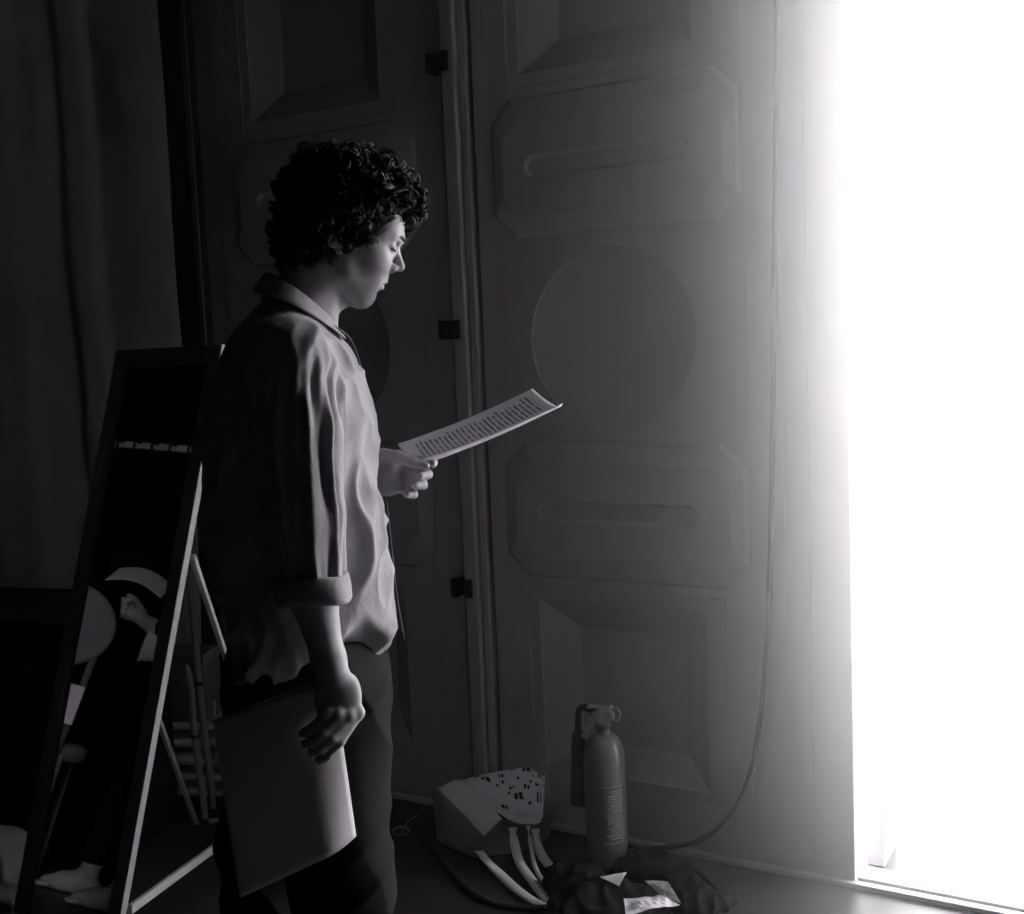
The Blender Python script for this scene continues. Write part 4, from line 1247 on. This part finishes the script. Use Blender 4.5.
# ================================================================== WHAT THE MIRROR SHOWS: the far left of the stage
# ---- second person, barefoot, reading too
p2 = thing('person', 'barefoot person in dark clothes holding a page, seen reflected in the mirror', 'person', Vector((-2.55, 2.47, 0)))
p2.rotation_euler = (0, 0, math.radians(90))
S2 = Field((-0.22, -0.30, 0.0), (0.34, 0.30, 1.74), 0.006)
S2.ell((0.015, 0, 1.585), (0.095, 0.074, 0.115), k=0.02)
S2.ell((0.050, 0, 1.535), (0.055, 0.050, 0.070), k=0.02)
S2.cone((0.102, 0, 1.585), (0.118, 0, 1.555), 0.008, 0.012, 0.012)
for sg in (-1, 1):
    S2.ell((0.005, sg * 0.074, 1.575), (0.018, 0.008, 0.030), k=0.005)
    S2.ell((0.092, sg * 0.030, 1.600), (0.012, 0.014, 0.010), k=0.006, op='s')
S2.cone((-0.01, 0, 1.50), (-0.015, 0, 1.40), 0.052, 0.055, 0.02)
S2.ell((-0.015, 0, 1.24), (0.105, 0.165, 0.19), k=0.04)
S2.ell((-0.010, 0, 1.00), (0.105, 0.150, 0.17), k=0.05)
S2.chain([(0.0, 0.085, 0.92), (0.065, 0.090, 0.50), (0.095, 0.090, 0.09)], [0.085, 0.055, 0.036], 0.02, 0.03)
S2.chain([(0.0, -0.085, 0.92), (0.000, -0.090, 0.50), (-0.040, -0.090, 0.09)], [0.085, 0.055, 0.036], 0.02, 0.03)
for fx0, fy0 in ((0.095, 0.090), (-0.040, -0.090)):
    S2.cone((fx0 - 0.030, fy0, 0.032), (fx0 + 0.075, fy0, 0.034), 0.030, 0.032, 0.025)
    S2.cone((fx0 + 0.030, fy0, 0.050), (fx0 + 0.130, fy0, 0.020), 0.032, 0.022, 0.02)
    for t_ in range(5):
        S2.cone((fx0 + 0.120, fy0 - 0.028 + 0.014 * t_, 0.016), (fx0 + 0.158 - 0.006 * abs(t_ - 1) * 1.4, fy0 - 0.030 + 0.015 * t_, 0.012), 0.0095, 0.0085, 0.004)
S2.chain([(-0.015, -0.17, 1.36), (-0.02, -0.21, 1.08), (0.12, -0.155, 0.93), (0.205, -0.115, 0.955)], [0.048, 0.040, 0.034, 0.024], 0.015, 0.03)
S2.chain([(-0.015, 0.17, 1.36), (-0.03, 0.21, 1.08), (0.0, 0.20, 0.86), (0.01, 0.20, 0.78)], [0.048, 0.040, 0.027, 0.030], 0.015, 0.03)
S2.cone((0.01, 0.20, 0.77), (0.02, 0.195, 0.69), 0.026, 0.014, 0.015)
S2.ell((0.232, -0.108, 0.972), (0.040, 0.020, 0.034), k=0.012)
for t_ in range(4):
    z_ = 0.998 - 0.018 * t_
    S2.chain([(0.255, -0.100, z_), (0.285 - .004 * t_, -0.105, z_ + .004), (0.285 - .005 * t_, -0.130, z_ + .004), (0.265, -0.140, z_ + .002)], [0.0095, 0.0090, 0.0085, 0.0075], 0.003, 0.008)
S2.chain([(0.222, -0.125, 0.992), (0.245, -0.140, 1.012), (0.270, -0.142, 1.020)], [0.013, 0.010, 0.009], 0.004, 0.010)
V, Q = S2.mesh(); del S2
obj('body', np_mesh('body', V, Q), 'skin', p2)
mat('dark_wool', 0.010, 0.95, bump=0.2, scale=90, spec=0.05)
D2 = Field((-0.25, -0.32, 0.70), (0.28, 0.32, 1.48), 0.007)
D2.ell((-0.015, 0, 1.24), (0.125, 0.185, 0.20), k=0.04)
D2.ell((-0.010, 0, 0.96), (0.135, 0.180, 0.24), k=0.05)
D2.cone((-0.015, -0.06, 1.405), (-0.015, 0.06, 1.405), 0.055, 0.055, 0.03)
D2.chain([(-0.015, -0.17, 1.36), (-0.02, -0.21, 1.08), (0.10, -0.165, 0.94)], [0.064, 0.056, 0.050], 0.02, 0.03)
D2.chain([(-0.015, 0.17, 1.36), (-0.03, 0.21, 1.08), (0.0, 0.20, 0.88)], [0.064, 0.056, 0.046], 0.02, 0.03)
V, Q = D2.mesh(); N = normals_of(V, Q)
V = V + N * (ridged(V * np.array([10, 10, 5])) * 0.014 - .006)[:, None]
coat = obj('coat', np_mesh('coat', V, Q), 'dark_wool', p2); del D2
D3 = Field((-0.25, -0.2, 0.10), (0.25, 0.2, 0.98), 0.007)
D3.chain([(0.0, 0.085, 0.90), (0.065, 0.090, 0.50), (0.094, 0.090, 0.15)], [0.10, 0.072, 0.052], 0.02, 0.03)
D3.chain([(0.0, -0.085, 0.90), (0.000, -0.090, 0.50), (-0.037, -0.090, 0.15)], [0.10, 0.072, 0.052], 0.02, 0.03)
V, Q = D3.mesh(); del D3
obj('leggings', np_mesh('leggings', V, Q), 'dark_wool', p2)
mat('lace_white', 0.75, 0.9)
# flared lace cuff with a scalloped rim
vs, fs = [], []
ca0, cdir = Vector((0.135, -0.150, 0.935)), Vector((-0.25, 0.05, -1)).normalized()
e1 = cdir.orthogonal().normalized(); e2 = cdir.cross(e1)
n_ = 48
for i, (t_, r_) in enumerate(((0.0, 0.030), (0.03, 0.040), (0.07, 0.052), (0.105, 0.060))):
    for k in range(n_):
        a = 2 * math.pi * k / n_
        vs.append(ca0 + cdir * (t_ + (0.008 * abs(math.sin(a * 6)) if i == 3 else 0)) + (e1 * math.cos(a) + e2 * math.sin(a)) * r_ * (1 + 0.06 * math.sin(6 * a)))
for i in range(3):
    for k in range(n_):
        fs.append((i * n_ + k, i * n_ + (k + 1) % n_, (i + 1) * n_ + (k + 1) % n_, (i + 1) * n_ + k))
lc = obj('lace_cuff', mesh('lace_cuff', vs, fs), 'lace_white', coat, True)
md = lc.modifiers.new('thick', 'SOLIDIFY'); md.thickness = 0.002
HV = Field((-0.13, -0.12, 1.46), (0.14, 0.12, 1.75), 0.007)
HV.ell((-0.005, 0, 1.61), (0.108, 0.092, 0.112), k=0.02)
HV.ell((0.11, 0, 1.55), (0.07, 0.10, 0.095), k=0.01, op='s')
V, Q = HV.mesh(); N = normals_of(V, Q)
V = V + N * ((vnoise(V * 60) - .5) * 0.012)[:, None]
obj('hair', np_mesh('hair', V, Q), 'hair', p2)
def p2w(x, y, z): return Vector((-2.55 - y, 2.47 + x, z))
sheet('script_page', lambda u, v: p2w(0.155 + 0.20 * v, -0.22 + 0.22 * u, 1.035 + 0.075 * u + 0.03 * math.sin(v * 3.0)), 16, 16, 'paper', 'curled page held by the person reflected in the mirror', 'paper')

# ---- chair with an oval back and a towel over it
mat('chair_wood', 0.16, 0.6)
mat('chair_cloth', 0.20, 0.9)
ch = thing('oval_back_chair', 'chair with a grey oval back, reflected at the mirror edge', 'chair', Vector((-2.62, 2.91, 0)))
def ellipse_pad(name, c, a, b, t, m_, par, axis='x'):
    n = 32; vs, fs = [], []
    prof_ = [(-t, .90), (-t * .6, 1.0), (t * .6, 1.0), (t, .90)]
    for d, s in prof_:
        for k in range(n):
            q = 2 * math.pi * k / n
            if axis == 'x': vs.append(Vector(c) + Vector((d, a * s * math.cos(q), b * s * math.sin(q))))
            else: vs.append(Vector(c) + Vector((a * s * math.cos(q), b * s * math.sin(q), d)))
    for i in range(3):
        for k in range(n): fs.append((i * n + k, i * n + (k + 1) % n, (i + 1) * n + (k + 1) % n, (i + 1) * n + k))
    fs += [tuple(range(n))[::-1], tuple(3 * n + k for k in range(n))]
    return obj(name, mesh(name, vs, fs), m_, par, True)
ellipse_pad('backrest', (0.20, 0, 0.87), 0.17, 0.145, 0.018, 'chair_cloth', ch)
ellipse_pad('seat', (0.0, 0, 0.45), 0.21, 0.20, 0.03, 'chair_cloth', ch, 'z')
for sy in (-1, 1):
    obj('back_post', tube_mesh('back_post', [Vector((0.17, sy * 0.12, 0.44)), Vector((0.195, sy * 0.13, 0.62)), Vector((0.20, sy * 0.13, 0.80))], 0.013, 8), 'chair_wood', ch, True)
    for sx in (-1, 1):
        obj('leg', tube_mesh('leg', [Vector((sx * 0.14, sy * 0.13, 0.44)), Vector((sx * 0.17, sy * 0.155, 0.0))], [0.018, 0.011], 8), 'chair_wood', ch, True)
obj('back_rail', beam_mesh('back_rail', Vector((0.197, -0.13, 0.665)), Vector((0.197, 0.13, 0.665)), 0.02, 0.02, bev=.002), 'chair_wood', ch)
tw = obj('towel', box_mesh('towel', lambda u, z, d: Vector((0.2 + d + 0.004 * math.sin(z * 40), u, z)), -0.145, 0.07, -0.12, 0.012, 0.0, 0.018, 0.003), 'lace_white')
tw.location = (-2.62 + 0.012, 2.91, 0.668)
tag(tw, 'white towel hung over the rail of the reflected oval-backed chair', 'towel')

# ---- rail of coat hooks on the far wall
rail = thing('hook_rail', 'pale wall rail with coat hooks seen in the top of the mirror', 'coat rack', Vector((-3.905, 3.085, 1.846)))
rail.rotation_euler = (0, 0, math.radians(46.5))
mat('rail_paint', 0.80, 0.6)
obj('rail_board', box_mesh('rail_board', lambda u, z, d: Vector((d, u, z)), -0.55, 0.55, -0.017, 0.017, 0.0, 0.02, 0.003), 'rail_paint', rail)
for k in range(8):
    y_ = -0.49 + 0.14 * k
    pts_ = spline([(0.02, y_, 0.012), (0.055, y_, 0.010), (0.062, y_, 0.030), (0.050, y_, -0.020), (0.040, y_, -0.055), (0.062, y_, -0.070), (0.075, y_, -0.048)], 20)
    obj('hook', tube_mesh('hook', pts_, 0.006, 6), 'iron', rail, True)

# ---- added scattering volume along the doors, imitating the lens bloom beside the opening
hz = bpy.data.materials.new('glow_volume')
hz.use_nodes = True
nt = hz.node_tree
nt.nodes.clear()
ov = nt.nodes.new('ShaderNodeOutputMaterial')
vs = nt.nodes.new('ShaderNodeVolumeScatter')
def vnode(op, a, b=None):
    n = nt.nodes.new('ShaderNodeMath'); n.operation = op
    for i, v in enumerate((a, b)):
        if v is None: continue
        if isinstance(v, (int, float)): n.inputs[i].default_value = v
        else: nt.links.new(v, n.inputs[i])
    return n.outputs[0]
geo = nt.nodes.new('ShaderNodeNewGeometry')
dt = nt.nodes.new('ShaderNodeVectorMath'); dt.operation = 'DOT_PRODUCT'
nt.links.new(geo.outputs['Position'], dt.inputs[0])
dt.inputs[1].default_value = WT
sp = nt.nodes.new('ShaderNodeSeparateXYZ')
nt.links.new(geo.outputs['Position'], sp.inputs[0])
along = vnode('SUBTRACT', dt.outputs['Value'], WO.dot(WT) + 0.12)
near = vnode('EXPONENT', vnode('MULTIPLY', vnode('ABSOLUTE', along), -1 / 0.15))
rise = vnode('MINIMUM', vnode('MAXIMUM', vnode('ADD', vnode('MULTIPLY', sp.outputs['Z'], 0.60), -0.03), 0.06), 1.15)
thin = vnode('MINIMUM', vnode('ADD', vnode('MULTIPLY', sp.outputs['Z'], -0.34), 1.48), 1.0)
thin = vnode('MAXIMUM', thin, 0.3)
rise = vnode('MULTIPLY', rise, thin)
nt.links.new(vnode('ADD', vnode('MULTIPLY', vnode('MULTIPLY', near, rise), 1.55), 0.021), vs.inputs['Density'])  # density shaped so the glow peaks at the opening edge and fades leftwards
vs.inputs['Anisotropy'].default_value = 0.35
nt.links.new(vs.outputs['Volume'], ov.inputs['Volume'])
MATS['glow_volume'] = hz
w = wbox('glow_haze', -3.9, 1.26, 0.04, 4.1, 0.05, 0.86, 'glow_volume')
tag(w, 'added scattering volume imitating the glow beside the bright opening', kind='stuff')
